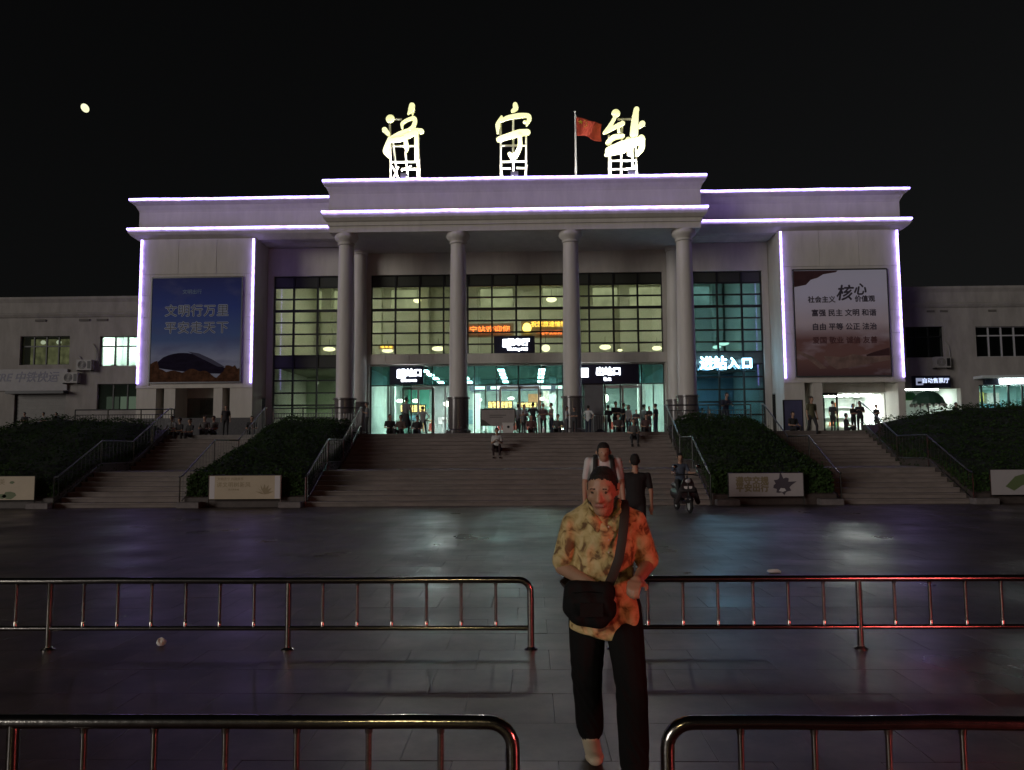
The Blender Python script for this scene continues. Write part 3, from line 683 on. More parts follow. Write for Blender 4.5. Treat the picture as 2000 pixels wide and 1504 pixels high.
roof_char('middle glowing rooftop character with a wide roof stroke', (930, 180), 5.405,
    [([(412, 135), (420, 175), (385, 200)], (28, 32, 20)), ([(268, 262), (225, 340), (228, 430)], (14, 28, 14)),
     ([(255, 308), (330, 272), (450, 250), (560, 246), (562, 290), (534, 352)], (16, 27, 31, 24, 27, 11)), ([(515, 318)], (22,)), ([(242, 500), (330, 470), (450, 432), (538, 424)], (34, 38, 44, 38)),
     ([(460, 470), (466, 570), (432, 650), (390, 692), (352, 655)], (25, 27, 30, 42, 20))],
    [((258, 320), (258, 880), 0), ((528, 440), (526, 880), 0), ((388, 230), (390, 880), .25), ((250, 552), (530, 548), 0), ((250, 722), (540, 718), 0), ((275, 785), (362, 785), .1), ((424, 780), (522, 780), .1), ((250, 730), (275, 880), .3), ((540, 730), (512, 880), .3)], 37.6, 0)
roof_char('rightmost glowing rooftop character beside the flag', (930, 180), 5.405,
    [([(1475, 225)], (46,)), ([(1692, 185), (1664, 300), (1652, 450)], (32, 29, 34)), ([(1704, 190), (1700, 300), (1690, 450)], (14, 14, 22)), ([(1752, 336), (1722, 372)], (36, 18)), ([(1470, 255), (1420, 350), (1350, 430)], (20, 24, 16)), ([(1545, 332), (1440, 382), (1372, 424)], (28, 24, 20)),
     ([(1545, 464), (1450, 474), (1392, 532)], (26, 34, 30)), ([(1400, 618), (1550, 570), (1745, 505)], (44, 66, 44)), ([(1375, 660), (1550, 605)], (24, 46)), ([(1605, 505), (1620, 650)], (34, 28)), ([(1744, 490), (1750, 600), (1700, 655)], (42, 36, 26)), ([(1500, 340), (1505, 420)], (14, 16))],
    [((1500, 262), (1650, 260), .1), ((1405, 440), (1405, 875), 0), ((1432, 460), (1430, 875), .3), ((1548, 262), (1530, 875), 0), ((1660, 450), (1652, 875), 0), ((1695, 450), (1712, 870), .3), ((1405, 712), (1700, 708), 0), ((1395, 802), (1660, 798), 0), ((1700, 720), (1650, 860), .2)], 37.6, .2)
# flag
a, t_ = at(1125, 340, 37.9), at(1125, 220, 37.9)
o = thing('flagpole', 'white flagpole on the roof edge flying a red flag', 'flag', (a.x, 37.9, 15.15)); ph = t_.z-15.15
MB().tube([(0, 0, 0), (0, 0, ph*.5), (0, 0, ph)], (.055, .045, .035), 10).build('pole', mat('pole_white', (.75, .75, .75), .35, .4), o, True); MB().ball((0, 0, ph+.05), .06).build('finial', ALU, o, True)
m = MB(); NX, NZ = 24, 14; FW, FH = 1.28, .98; ztop = ph-.22
def flagpt(i, k):
    s_, t = i/NX, k/NZ
    x = .06+FW*s_*(1-.04*math.sin(t*3)); y = .14*math.sin(s_*7+t*1.8)*s_**.6+.05*math.sin(s_*15+t*5)*s_
    z = ztop-FH*t*(1-.08*s_)-.42*s_**1.3+.10*math.sin(s_*6.2+.8)*s_; return (x, y, z)
for i in range(NX+1):
    for k in range(NZ+1): m.v.append(flagpt(i, k))
for i in range(NX):
    for k in range(NZ): q = i*(NZ+1)+k; m.f.append((q, q+1, q+NZ+2, q+NZ+1)); m.m.append(0)
fl = m.build('flag', mat('flag_red', (.80, .11, .06), .7, noise=.2, nscale=3), o, True)
mo_ = fl.modifiers.new('thickness', 'SOLIDIFY'); mo_.thickness = .006
def star(mb, s0, t0, r):
    base = len(mb.v); pts = []
    for k in range(10):
        a_ = math.pi/2+k*math.pi/5; rr = r if k % 2 == 0 else r*.4
        x, y, z = flagpt((s0+rr*math.cos(a_)/FW)*NX, (t0-rr*math.sin(a_)/FH)*NZ); pts.append((x, y-.014, z))
    x, y, z = flagpt(s0*NX, t0*NZ); mb.v += pts+[(x, y-.016, z)]
    for k in range(10): mb.f.append((base+10, base+(k+1) % 10, base+k)); mb.m.append(0)
m = MB(); star(m, .17, .25, .14)
for s0, t0 in ((.34, .10), (.41, .20), (.41, .34), (.34, .45)): star(m, s0, t0, .05)
m.build('stars', mat('flag_yellow', (.85, .62, .05), .6), fl)

# ================================================================== LOW SIDE BUILDINGS
def window(parent, x0, x1, z0, z1, y, cols, transom, fm, pm_, transoms=None):
    f = MB(); t = .035; xs = [x0+(x1-x0)*c for c in cols]
    for x in xs: f.box(x-t, x+t, y-.05, y+.05, z0, z1)
    for z in [z0, z1]+([transom] if transom else []):
        for a, c in zip(xs, xs[1:]): f.box(a+t, c-t, y-.045, y+.045, max(z0, z-t), min(z1, z+t))
    wdw = f.build('window', fm, parent); zs = [z0]+([transom] if transom else [])+[z1]
    for a, c in zip(xs, xs[1:]):
        for d, e in zip(zs, zs[1:]): MB().box(a+t, c-t, y-.005, y+.005, d+t, e-t).build('pane', pm_, wdw)
    return wdw
YW = 42.0
def room(parent, x0, x1, z0, z1, depth, m_):
    r = MB(); y0 = YW+.42
    r.box(x0, x1, y0+depth, y0+depth+.1, z0, z1); r.box(x0-.1, x0, y0, y0+depth, z0, z1); r.box(x1, x1+.1, y0, y0+depth, z0, z1); r.box(x0-.1, x1+.1, y0, y0+depth+.1, z1, z1+.1); r.box(x0-.1, x1+.1, y0, y0+depth+.1, z0-.1, z0)
    return r.build('room', m_, parent)
SHUT = mat('roller_shutter', (.11, .105, .10), .5, .3, noise=.15)
CONC = mat('shop_fascia', (.34, .33, .34), .6, noise=.12)
def side_building(s, lab):
    x0, x1 = (-44, -19.9) if s < 0 else (19.9, 44)
    o = thing('side_building', lab, 'building', ((x0+x1)/2, YW, P)); off = Matrix.Translation((-(x0+x1)/2, -YW, -P))
    root = o; 
    def B(mb, n, m_, sm=False): q = mb.build(n, m_, o, sm); q.matrix_parent_inverse = off; return q
    return o, B
# left
o, B = side_building(-1, 'low grey two storey annex left of the hall with one bright window')
LW = (-23.3, -20.85, 6.50, 8.17); LB = (-23.35, -20.9, 4.05, 5.50); LD = (-27.82, -25.0, 6.60, 8.22); LS = (-28.0, -25.1, P, 4.95); LX = (-33, -30.3, 6.6, 8.2)
m = MB(); wall_cells(m, -44, -19.9, P, 10.0, YW, YW+.4, [LW, LB, LD, LS, LX]); wl = B(m, 'wall', WINGM)
m = MB().rings([(0, 9.25), (.05, 9.30), (.12, 9.42), (.14, 9.50), (.02, 9.54), (.02, 10.10), (.08, 10.22), (.12, 10.30), (.12, 10.42)], -44, -19.9, YW-.02, YW+8); 
m.build('parapet', WINGM, wl)
for a_ in (window(wl, *LW[:2], LW[2], LW[3], YW+.2, (0, .33, .62, 1), 7.62, FRAMED, GLASSC), window(wl, *LB[:2], LB[2], LB[3], YW+.2, (0, .34, .67, 1), None, FRAMED, GLASSC), window(wl, *LD[:2], LD[2], LD[3], YW+.2, (0, .25, .5, .75, 1), 7.66, FRAMED, GLASSC), window(wl, *LX[:2], LX[2], LX[3], YW+.2, (0, .5, 1), 7.66, FRAMED, GLASSC)): pass
ROOMW = mat('room_white', (.72, .78, .74), .8)
room(wl, -23.6, -20.5, 6.0, 9.0, 2.6, ROOMW)
MB().box(-23.0, -21.0, YW+1.2, YW+1.5, 8.85, 8.9).build('tube_light', emit('office_tube', (.82, 1, .90), 190), wl)
MB().box(-21.75, -21.1, YW+1.6, YW+1.8, 6.55, 7.45).build('cabinet', DARKM, wl)
MB().box(-23.1, -22.75, YW+.9, YW+.95, 6.5, 6.7).build('paper_stack', CNT, wl)
room(wl, -23.6, -20.5, 3.6, 5.6, 1.6, mat('dim_room', (.30, .36, .30), .8))
MB().box(-22.5, -21.0, YW+.9, YW+.94, 4.05, 4.85).build('blind', emit('glow_blind', (.42, .52, .38), .26), wl); MB().box(-23.3, -22.6, YW+.9, YW+.94, 4.05, 4.85).build('blind', emit('glow_blind_dim', (.42, .52, .38), .10), wl)  # lit look put in as emission, weaker on the second blind
room(wl, -28.0, -24.8, 6.2, 8.8, 1.2, mat('dim_room_b', (.2, .2, .16), .8))
m = MB()
for i in range(40):
    t = i/39; x = -27.7+2.6*t; m.v += [(x, YW+.75+.03*math.sin(i*1.7), 6.6), (x, YW+.75+.03*math.sin(i*1.7), 8.15)]
for i in range(39): m.f.append((2*i, 2*i+2, 2*i+3, 2*i+1)); m.m.append(0)
m.build('curtain', emit('glow_curtain', (.36, .34, .16), .26, .6, 2.2), wl)  # lamp light behind the curtain put in as its own glow
for x in (-26.9, -26.0): MB().ball((x, YW+.6, 7.95), (.14, .1, .12)).build('lamp_bulb', emit('dim_bulb', (.8, .82, .6), .7), wl, True)
room(wl, -33.2, -30.1, 6.2, 8.8, 1.2, MATS['dim_room_b'])
sh = MB()
for i in range(24): z = P+.05+i*.104; sh.box(-27.98, -25.12, YW+.12+.012*(i % 2), YW+.16+.012*(i % 2), z, z+.10)
sh.build('roller_shutter', SHUT, wl)
MB().box(-28.2, -24.95, YW-.5, YW-.005, 4.96, 5.12).build('canopy', DARKM, wl)
for dx, z in ((-26.7, 9.1), (-24.2, 9.1), (-23.2, 9.1)): MB().box(dx-.3, dx+.3, YW-.06, YW-.004, z-.06, z+.06).build('vent', mat('stain_vent', (.12, .11, .10), .8), wl)
fas = thing('shop_sign', 'pale shop fascia with blue slanted lettering above the roller shutter', 'sign', (-27.2, YW-.12, 5.15))
MB().box(-2.6, 2.2, 0, .11, 0, 1.2).build('board', CONC, fas)
text('CRE 中铁快运', .62, mat('fascia_blue', (.13, .13, .19), .5), parent=fas, loc=(-.2, -.004, .72), ext=.002, bold=.012, shear=.25)
# right
o, B = side_building(1, 'low grey two storey annex right of the hall with lit shops below')
RW = (21.2, 23.24, 6.54, 8.24); RW2 = (24.97, 28.4, 6.55, 8.2); RD = (20.3, 24.0, P, 4.85); RS = (24.98, 29.6, P, 5.02)
m = MB(); wall_cells(m, 19.9, 44, P, 10.0, YW, YW+.4, [RW, RW2, RD, RS]); wr = B(m, 'wall', WINGM)
MB().rings([(0, 9.25), (.05, 9.30), (.12, 9.42), (.14, 9.50), (.02, 9.54), (.02, 10.10), (.08, 10.22), (.12, 10.30), (.12, 10.42)], 19.9, 44, YW-.02, YW+8).build('parapet', WINGM, wr)
window(wr, *RW[:2], RW[2], RW[3], YW+.2, (0, .28, .64, 1), 7.7, FRAMED, GLASSC); window(wr, *RW2[:2], RW2[2], RW2[3], YW+.2, (0, .22, .42, .62, .82, 1), 7.72, mat('pale_frame', (.4, .4, .42), .5), GLASSC)
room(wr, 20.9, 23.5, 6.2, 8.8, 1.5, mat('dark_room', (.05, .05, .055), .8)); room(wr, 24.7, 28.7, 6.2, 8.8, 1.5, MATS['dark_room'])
for dx in (22.6, 23.3, 25.9): MB().box(dx-.2, dx+.2, YW-.06, YW-.004, 9.02, 9.12).build('vent', MATS['stain_vent'], wr)
SHOPW = mat('shop_white', (.75, .82, .76), .7)
room(wr, 20.2, 24.1, P, 5.0, 5, SHOPW); MB().box(20.8, 23.6, YW+1.5, YW+1.8, 4.88, 4.93).build('tube_light', emit('shop_tube', (.9, 1, .92), 30), wr)
TEAL = mat('shop_teal', (.20, .52, .52), .6)
room(wr, 24.9, 29.7, P, 5.2, 4, mat('shop_pale_teal', (.45, .68, .66), .7)); MB().box(25.4, 29.2, YW+1.2, YW+1.5, 5.08, 5.13).build('tube_light', emit('shop_tube_b', (.8, 1, .98), 70), wr)
window(wr, *RS[:2], RS[2]+.02, RS[3], YW+.2, (0, .05, .20, .36, .52, .68, .84, 1), None, FRAMED, GLASSC)
for i, (xa, xb, za, zb, c) in enumerate([(25.5, 26.1, 4.3, 4.85, (.8, .35, .08)), (26.7, 27.5, 4.35, 4.9, (.75, .6, .15)), (27.7, 28.4, 4.2, 4.85, (.8, .75, .7)), (25.4, 26.4, 3.1, 4.2, (.12, .45, .45)), (26.6, 28.6, 3.5, 4.2, (.15, .40, .50))]):
    MB().box(xa, xb, YW+3.9+.02*i, YW+4.3+.02*i, za, zb).build('wall_display', mat('disp%d' % i, c, .5, noise=.3, nscale=5), wr)
for i, (xa, xb, za) in enumerate([(25.6, 26.2, 3.0), (26.9, 27.6, 2.95), (28.0, 28.8, 3.2)]): MB().box(xa, xb, YW+1.6, YW+2.4, P+.01, za).build('shop_counter', CNT, wr)
MB().box(24.7, 29.8, YW-.9, YW-.005, 5.32, 5.46).build('canopy', mat('canopy_white', (.5, .55, .55), .6), wr)
sgn = thing('lit_sign', 'white glaring shop sign at the far right above the glass shopfront', 'sign', (26.75, YW-.3, 5.04)); MB().box(-1.6, 1.6, 0, .2, -.02, .26).build('sign_box', SGN, sgn); MB().box(-.85, .85, -.06, -.005, 0, .26).build('lit_panel', emit('shop_glow', (.85, 1, 1), 14), sgn)
sgn = thing('lit_sign', 'navy sign with pale characters for the ticket hall beside the right pylon', 'sign', (22.25, YW-.45, 4.86)); MB().box(-.98, .98, 0, .2, 0, .64).build('sign_box', SGN, sgn)
SG2 = emit('sign_pale_blue', (.62, .72, 1), 1.5)
text('自动售票厅', .29, SG2, parent=sgn, loc=(.20, -.006, .36), ext=.002, bold=.006); MB().box(-.84, -.46, -.008, -.002, .14, .52).build('pictogram', emit('picto_dim', (.5, .55, .8), .5), sgn)
MB().box(-.76, -.54, -.014, -.009, .22, .34).build('pictogram_mark', SGN, sgn)
# shop inside the right pylon base
PB_ = mat('kiosk_wall', (.78, .84, .78), .7)
m = MB(); m.box(15.7, 20.2, 46, 46.1, P, 5.0); m.box(15.6, 15.7, 41.99, 46, P, 5.0); m.box(20.0, 20.1, 42.45, 46, P, 5.0); m.box(15.6, 20.1, 42, 46, 4.62, 4.72)
kw = rel(m.build('kiosk_room', PB_, bld)); 
for x0_, x1_ in ((16.9, 18.2), (18.4, 19.7)): MB().box(x0_, x1_, 43, 43.4, 4.54, 4.6).build('tube_light', emit('kiosk_tube', (.9, 1, .93), 120), kw)
for k in range(3): MB().box(17.4, 19.9, 45.5, 45.9, P+.5+k*.55, P+.53+k*.55).build('shelf', CNT, kw)
for k in range(18):
    x = 17.45+random.random()*2.3; zz = P+.53+random.randrange(3)*.55; MB().box(x, x+.1, 45.55, 45.7, zz+.001, zz+.12+random.random()*.2).build('goods', mat('goods%d' % (k % 5), [(.7,.2,.1),(.8,.7,.1),(.1,.4,.2),(.7,.7,.75),(.1,.2,.5)][k % 5], .5), kw)
door2 = MB(); 
for x in (16.3, 17.0): door2.box(x-.04, x+.04, 41.1, 41.16, P, 4.6)
door2.box(16.34, 16.96, 41.1, 41.16, 4.45, 4.6); dd = part(door2, 'kiosk_door', FRAMED); MB().box(16.34, 16.96, 41.125, 41.135, P+.02, 4.44).build('pane', GLASSC, dd)
part(MB().box(16.2, 17.05, 44.9, 45.0, P, 3.9), 'kiosk_poster', mat('kiosk_print', (.25, .5, .42), .5, noise=.6, nscale=4))
# recess under the left pylon
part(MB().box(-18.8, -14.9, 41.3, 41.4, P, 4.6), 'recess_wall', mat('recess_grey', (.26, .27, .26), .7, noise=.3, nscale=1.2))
part(MB().box(-17.2, -16.1, 41.22, 41.29, 3.7, 4.5), 'notice_panel', mat('notice_dark', (.10, .11, .10), .5, noise=.4))
part(MB().box(-19.9, -13.7, 39.3, 39.55, P, 3.45), 'granite_base', GRAN)

# air conditioners
def aircon(x, z, lab, side):
    o = thing('air_conditioner', lab, 'air conditioner', (x, YW-.02, z))
    MB().box(-.42, .42, -.34, -.02, 0, .58).build('casing', mat('ac_case', (.30, .29, .28), .5), o)
    g = MB()
    for r_ in (.22, .17, .12, .06): g.tube([(-.1+r_*math.cos(k*math.pi/8), -.35, .29+r_*math.sin(k*math.pi/8)) for k in range(17)], .008, 5)
    g.build('fan_grille', DARKM, o); MB().box(.2, .38, -.346, -.341, .08, .5).build('side_vent', DARKM, o)
    m = MB(); m.box(-.4, -.36, -.34, 0, -.06, -.001); m.box(.36, .4, -.34, 0, -.06, -.001); m.build('bracket', DARKM, o)
    MB().tube([(.4, -.1, .4), (.55, -.05, .7), (.5, -.03, 1.2), (.3, -.03, 1.5)], .025, 6).build('hose', mat('hose_grey', (.3, .3, .28), .7), o, True)
aircon(-23.95, 6.25, 'grey air conditioner box left of the bright window', 1); aircon(22.95, 5.95, 'grey air conditioner box under the dark window right of the hall', 1); aircon(-24.7, 5.55, 'small dark air conditioner at the end of the shop fascia', 1)

# ================================================================== PLANTERS WITH HEDGES
LEAF = mat('hedge_leaf', (.028, .055, .014), .75, spec=.12, noise=.5, nscale=9)
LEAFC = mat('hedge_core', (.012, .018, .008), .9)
PWALL = mat('planter_wall', (.07, .055, .05), .6, noise=.3, nscale=6)
def hedge_z(y): # top of hedge above the slope
    t = (y-Y0)/(YE-Y0); t = max(0, min(1, t)); return 1.0+2.05*t**.92
def planter(x0, x1, lab, n=15000, dome=0, y1=31.9):
    cx_ = (x0+x1)/2; o = thing('planter_hedge', lab, 'hedge', (cx_, Y0, 0), 0, 'sloping hedges between the stairs'); L = []
    hw_ = (x1-x0)/2
    m = MB(); b0 = 0
    prof = [(Y0+.02, .30), (Y0+NL*TREAD, RISE*NL+.28), (Y0+NL*TREAD+LAND, RISE*NL+.30), (YE, P+.22), (YE+.3, P+.22)]
    n_ = len(prof)
    for (y_, z_) in prof: m.v += [(-hw_+.02, y_-Y0, 0), (hw_-.02, y_-Y0, 0), (hw_-.02, y_-Y0, z_), (-hw_+.02, y_-Y0, z_)]
    for i in range(n_-1):
        for k in range(4): a = i*4+k; c = i*4+(k+1) % 4; m.f.append((a, a+4, c+4, c)); m.m.append(0)
    m.f.append((0, 1, 2, 3)); m.f.append(tuple((n_-1)*4+k for k in (3, 2, 1, 0))); m.m += [0, 0]
    m.build('planter_wall', PWALL, o)
    rnd = random.Random(int(cx_*10))
    def top(x, y):
        e = 1-abs(x/hw_)**6*.25
        base = hedge_z(y)+dome*math.exp(-((x-(1.2 if cx_ > 0 else -.6))/2.6)**2)*max(0, min(1, (y-Y0)/5))
        return base*e+.03*math.sin(x*5.1+y*2)+.03*math.sin(y*4.3+x*2.2+1)+.05*math.sin(x*1.7-y*1.1)
    # core
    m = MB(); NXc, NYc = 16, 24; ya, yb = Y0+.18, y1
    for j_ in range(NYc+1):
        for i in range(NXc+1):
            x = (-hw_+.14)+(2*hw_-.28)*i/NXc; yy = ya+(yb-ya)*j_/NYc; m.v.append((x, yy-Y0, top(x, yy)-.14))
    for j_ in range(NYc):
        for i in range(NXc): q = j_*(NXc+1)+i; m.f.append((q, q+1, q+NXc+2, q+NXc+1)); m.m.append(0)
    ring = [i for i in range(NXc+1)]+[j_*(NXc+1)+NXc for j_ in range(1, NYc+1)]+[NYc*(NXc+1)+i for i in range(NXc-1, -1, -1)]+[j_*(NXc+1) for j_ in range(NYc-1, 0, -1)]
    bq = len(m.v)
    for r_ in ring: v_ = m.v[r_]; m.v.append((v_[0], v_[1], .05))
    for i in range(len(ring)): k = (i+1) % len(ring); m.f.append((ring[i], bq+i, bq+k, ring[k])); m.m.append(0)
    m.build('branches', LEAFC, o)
    m = MB()
    for _ in range(n):
        q = rnd.random()
        if q < .62:
            x = rnd.uniform(-hw_+.05, hw_-.05); yy = rnd.uniform(ya, yb); z = top(x, yy)+rnd.gauss(-.03, .05); nrm = Vector((rnd.gauss(0, .5), rnd.gauss(-.3, .5), 1))
        elif q < .82:
            s_ = rnd.choice((-1, 1)); yy = rnd.uniform(ya, yb); zt = top(s_*(hw_-.1), yy); zb = (prof[0][1] if yy < Y0+.5 else max(.3, zt-.95)); z = rnd.uniform(zb, zt); x = s_*(hw_-.08+rnd.gauss(0, .05)); nrm = Vector((s_, rnd.gauss(-.2, .5), rnd.gauss(.3, .5)))
        else:
            x = rnd.uniform(-hw_+.05, hw_-.05); z = rnd.uniform(.32, top(x, ya)); yy = ya-.02+rnd.gauss(0, .05); nrm = Vector((rnd.gauss(0, .5), -1, rnd.gauss(.3, .5)))
        if rnd.random() < .02: z += rnd.random()*.13
        nrm.normalize(); e1 = nrm.orthogonal().normalized(); e1.rotate(Matrix.Rotation(rnd.uniform(0, 6.28), 3, nrm)); e2 = nrm.cross(e1); L_ = rnd.uniform(.05, .10); w_ = L_*.45; c = Vector((x, yy-Y0, z)); b_ = len(m.v)
        for p_ in (c-e1*L_*.5, c+e2*w_+nrm*.008, c+e1*L_*.6, c-e2*w_+nrm*.008): m.v.append(tuple(p_))
        m.f.append((b_, b_+1, b_+2, b_+3)); m.m.append(0)
    fo = m.build('foliage', LEAF, o, kind='stuff')
    return o
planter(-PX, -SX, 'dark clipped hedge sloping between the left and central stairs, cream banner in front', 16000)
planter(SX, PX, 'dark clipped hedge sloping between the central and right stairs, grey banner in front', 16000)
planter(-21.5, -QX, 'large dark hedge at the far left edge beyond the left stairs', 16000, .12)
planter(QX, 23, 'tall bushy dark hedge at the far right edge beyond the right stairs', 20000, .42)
# kerb stones at the planter feet
for x, lab in ((-PX+.3, 'low stone block at the left foot of the left hedge'), (-SX-.35, 'low stone block at the right foot of the left hedge'), (SX+.4, 'low stone block beside the scooter at the foot of the right hedge'), (PX-.3, 'low stone block at the right foot of the right hedge'), (QX+.2, 'low stone block at the foot of the far right hedge'), (-QX-.3, 'low stone block at the foot of the far left hedge')):
    m = MB(); m.rings([(0, .004), (0, .15), (-.02, .18)], x-.34, x+.34, Y0-.38, Y0-.02); tag(m.build('stone_block', mat('kerb_stone', (.17, .15, .15), .7, noise=.3, nscale=8)), lab, 'stone block', 'stone blocks at the hedge feet')

# banners
def banner(x0, x1, z0, z1, lab, m_, deco):
    o = thing('banner_board', lab, 'banner', ((x0+x1)/2, Y0-.14, z0), 0, 'banners in front of the hedges'); wd, h = (x1-x0)/2, z1-z0
    m = MB(); m.v += [(-wd, -.012, 0), (wd, -.012, 0), (wd, -.012, h), (-wd, -.012, h), (-wd, .012, 0), (wd, .012, 0), (wd, .012, h), (-wd, .012, h)]
    for q in ((0, 1, 2, 3), (5, 4, 7, 6), (3, 2, 6, 7), (1, 0, 4, 5), (0, 3, 7, 4), (2, 1, 5, 6)): m.f.append(q); m.m.append(0)
    m.build('print', m_, o)
    f = MB(); f.tube([(-wd-.02, 0, h+.015), (wd+.02, 0, h+.015)], .016, 8); f.tube([(-wd-.02, 0, -.015), (wd+.02, 0, -.015)], .016, 8); f.build('frame_bar', RAILM, o, True)
    for x in (-wd-.02, wd+.02): MB().tube([(x, 0, -z0), (x, 0, h+.02)], .016, 8).build('post', RAILM, o, True)
    deco(o, wd, h)
INK = mat('banner_ink', (.30, .24, .14), .6); INKD = mat('banner_dark', (.075, .065, .085), .6); INKY = mat('banner_yellow', (.24, .20, .12), .6); INKG = mat('banner_green', (.12, .16, .07), .6); INKP = mat('banner_white', (.60, .58, .60), .6)
def deco_left(o, wd, h):
    for s in (-1, 1): MB().box(s*(wd-.09)-.08, s*(wd-.09)+.08, -.014, -.0125, .01, h-.01).build('side_band', INKP, o)
    text('文明济宁 共建共享', .10, INK, parent=o, loc=(-.45, -.014, h*.85), ext=.001); text('讲文明树新风', .17, INK, parent=o, loc=(-.35, -.014, h*.60), ext=.001, spacing=1.1); text('济宁火车站', .07, INK, parent=o, loc=(-.35, -.014, h*.40), ext=.001)
    m = MB()
    for k in range(7):
        a = math.pi*(.08+.84*k/6); c, s_ = math.cos(a), math.sin(a); m.prism([(.62, h*.20), (.62+.12*c-.05*s_, h*.22+.12*s_+.03), (.62+.30*c, h*.22+.30*s_), (.62+.12*c+.05*s_, h*.22+.12*s_-.03)], -.0140-.0006*k, -.0130-.0006*k)
    m.build('lotus_emblem', INK, o)
def deco_right(o, wd, h):
    text('遵守交规', .25, INKY, parent=o, loc=(-.42, -.014, h*.66), ext=.001, bold=.012); text('平安出行', .25, INKY, parent=o, loc=(-.42, -.014, h*.34), ext=.001, bold=.012)
    m = MB(); pts = []
    for k in range(22):
        a = 2*math.pi*k/22; r_ = .25+.05*math.sin(k*2.3)+(.14 if k in (1, 6) else 0); pts.append((.50+r_*math.cos(a)*1.05, h*.47+r_*math.sin(a)))
    m.prism(pts, -.0140, -.0126); m.build('emblem', INKD, o); MB().prism([(.38, .16), (.5, .13), (.6, .17), (.56, .24), (.44, .25)], -.0155, -.0145).build('emblem_mark', INKP, o)
def deco_fl(o, wd, h):
    for x, z, s_ in ((.35, .12, .22), (.12, .09, .14), (.42, .52, .08), (-.2, .1, .1)):
        m = MB(); m.prism([(x+s_*math.cos(k*.7)*(1+.3*math.sin(k*3)), z+s_*.55*math.sin(k*.7)+.02) for k in range(9)], -.0140, -.0126); m.build('plant_emblem', INKG, o)
    text('美', .2, INK, parent=o, loc=(.1, -.014, h*.75), ext=.001)
def deco_fr(o, wd, h):
    m = MB(); m.prism([(-.75, .25), (-.45, .55), (-.2, .62), (.1, .5), (.05, .35), (-.25, .28), (-.5, .12)], -.0140, -.0126); m.build('emblem', INKG, o)
    MB().prism([(-.1, .1), (wd-.05, .1), (wd-.05, .55), (.2, .45)], -.0155, -.0145).build('emblem_yellow', mat('banner_gold', (.30, .22, .06), .6), o)
CREAM = mat('banner_cream', (.50, .42, .30), .55, noise=.08, nscale=2); GREYB = mat('banner_greywhite', (.42, .39, .40), .55, noise=.08, nscale=2)
banner(-9.23, -7.01, .26, .98, 'cream banner with a lotus emblem before the left hedge', CREAM, deco_left)
banner(6.78, 9.02, .26, .96, 'grey white banner with a round dark emblem before the right hedge', GREYB, deco_right)
banner(-17.0, -14.74, .27, 1.0, 'cream banner with green plants cut by the left picture edge', CREAM, deco_fl)
banner(14.66, 17.0, .27, 1.02, 'pale banner with gold corner cut by the right picture edge', GREYB, deco_fr)

# ================================================================== HANDRAILS
HZ = 1.08
yl = Y0+NL*TREAD
def stair_rail(x, lab):
    o = thing('handrail', lab, 'handrail', (x, Y0, 0), 0, 'steel handrails along the stairs')
    path = [(0, -.15, .95), (0, .05, .98), (0, yl-Y0, RISE*NL+HZ), (0, yl-Y0+LAND, RISE*NL+HZ), (0, YE-Y0, P+HZ+.02), (0, YE-Y0+.25, P+HZ+.02)]
    MB().tube(path, .026, 10).build('top_rail', RAILM, o, True)
    MB().tube([(p[0], p[1], p[2]-.78) for p in path[1:]], .016, 8).build('bottom_rail', RAILM, o, True)
    def zr(y):
        for a, c in zip(path, path[1:]):
            if a[1] <= y <= c[1]: return a[2]+(c[2]-a[2])*(y-a[1])/(c[1]-a[1])
        return path[-1][2]
    def zf(y):
        yy = y+Y0
        if yy < Y0: return 0
        if yy < yl: return min(RISE*NL, RISE*(int((yy-Y0)/TREAD)+1))
        if yy < yl+LAND: return RISE*NL
        return min(P, RISE*NL+RISE*(int((yy-yl-LAND)/TREAD)+1))
    for y_ in (-.12, yl-Y0-.05, yl-Y0+LAND+.05, (YE+yl+LAND)/2-Y0, YE-Y0+.15): MB().tube([(0, y_, zf(y_)), (0, y_, zr(y_))], .022, 8).build('post', RAILM, o, True)
    m = MB(); y_ = .1
    while y_ < YE-Y0: m.tube([(0, y_, zr(y_)-.78), (0, y_, zr(y_))], .0055, 5); y_ += .24
    m.build('balusters', RAILM, o, True, kind='stuff')
stair_rail(-SX+.07, 'steel handrail on the left side of the central stairs'); stair_rail(SX-.07, 'steel handrail on the right side of the central stairs')
stair_rail(-PX-.07, 'steel handrail on the right side of the left stairs'); stair_rail(-QX+.07, 'steel handrail on the left side of the left stairs')
stair_rail(PX+.07, 'steel handrail on the left side of the right stairs'); stair_rail(QX-.07, 'steel handrail on the right side of the right stairs')
def terrace_rail(x0, x1, y, lab):
    o = thing('terrace_railing', lab, 'railing', ((x0+x1)/2, y, P), 0, 'terrace railings behind the hedges'); h = (x1-x0)/2
    MB().tube([(-h, 0, 1.12), (h, 0, 1.12)], .028, 10).build('top_rail', RAILM, o, True); MB().tube([(-h, 0, .9), (h, 0, .9)], .016, 8).build('middle_rail', RAILM, o, True); MB().tube([(-h, 0, .15), (h, 0, .15)], .016, 8).build('bottom_rail', RAILM, o, True)
    n = max(2, round(2*h/1.4))
    for i in range(n+1): x = -h+2*h*i/n; MB().tube([(x, 0, 0), (x, 0, 1.13)], .026, 8).build('post', RAILM, o, True)
    m = MB(); x = -h+.1
    while x < h: m.tube([(x, 0, .15), (x, 0, .9)], .010, 5); x += .115
    m.build('balusters', RAILM, o, True, kind='stuff')
terrace_rail(-10.1, -6.35, 32.15, 'steel railing on the terrace behind the left hedge'); terrace_rail(6.4, 9.9, 32.15, 'steel railing on the terrace behind the right hedge, man leaning on it')
terrace_rail(-18.6, -14.35, 32.15, 'steel railing on the terrace behind the far left hedge')

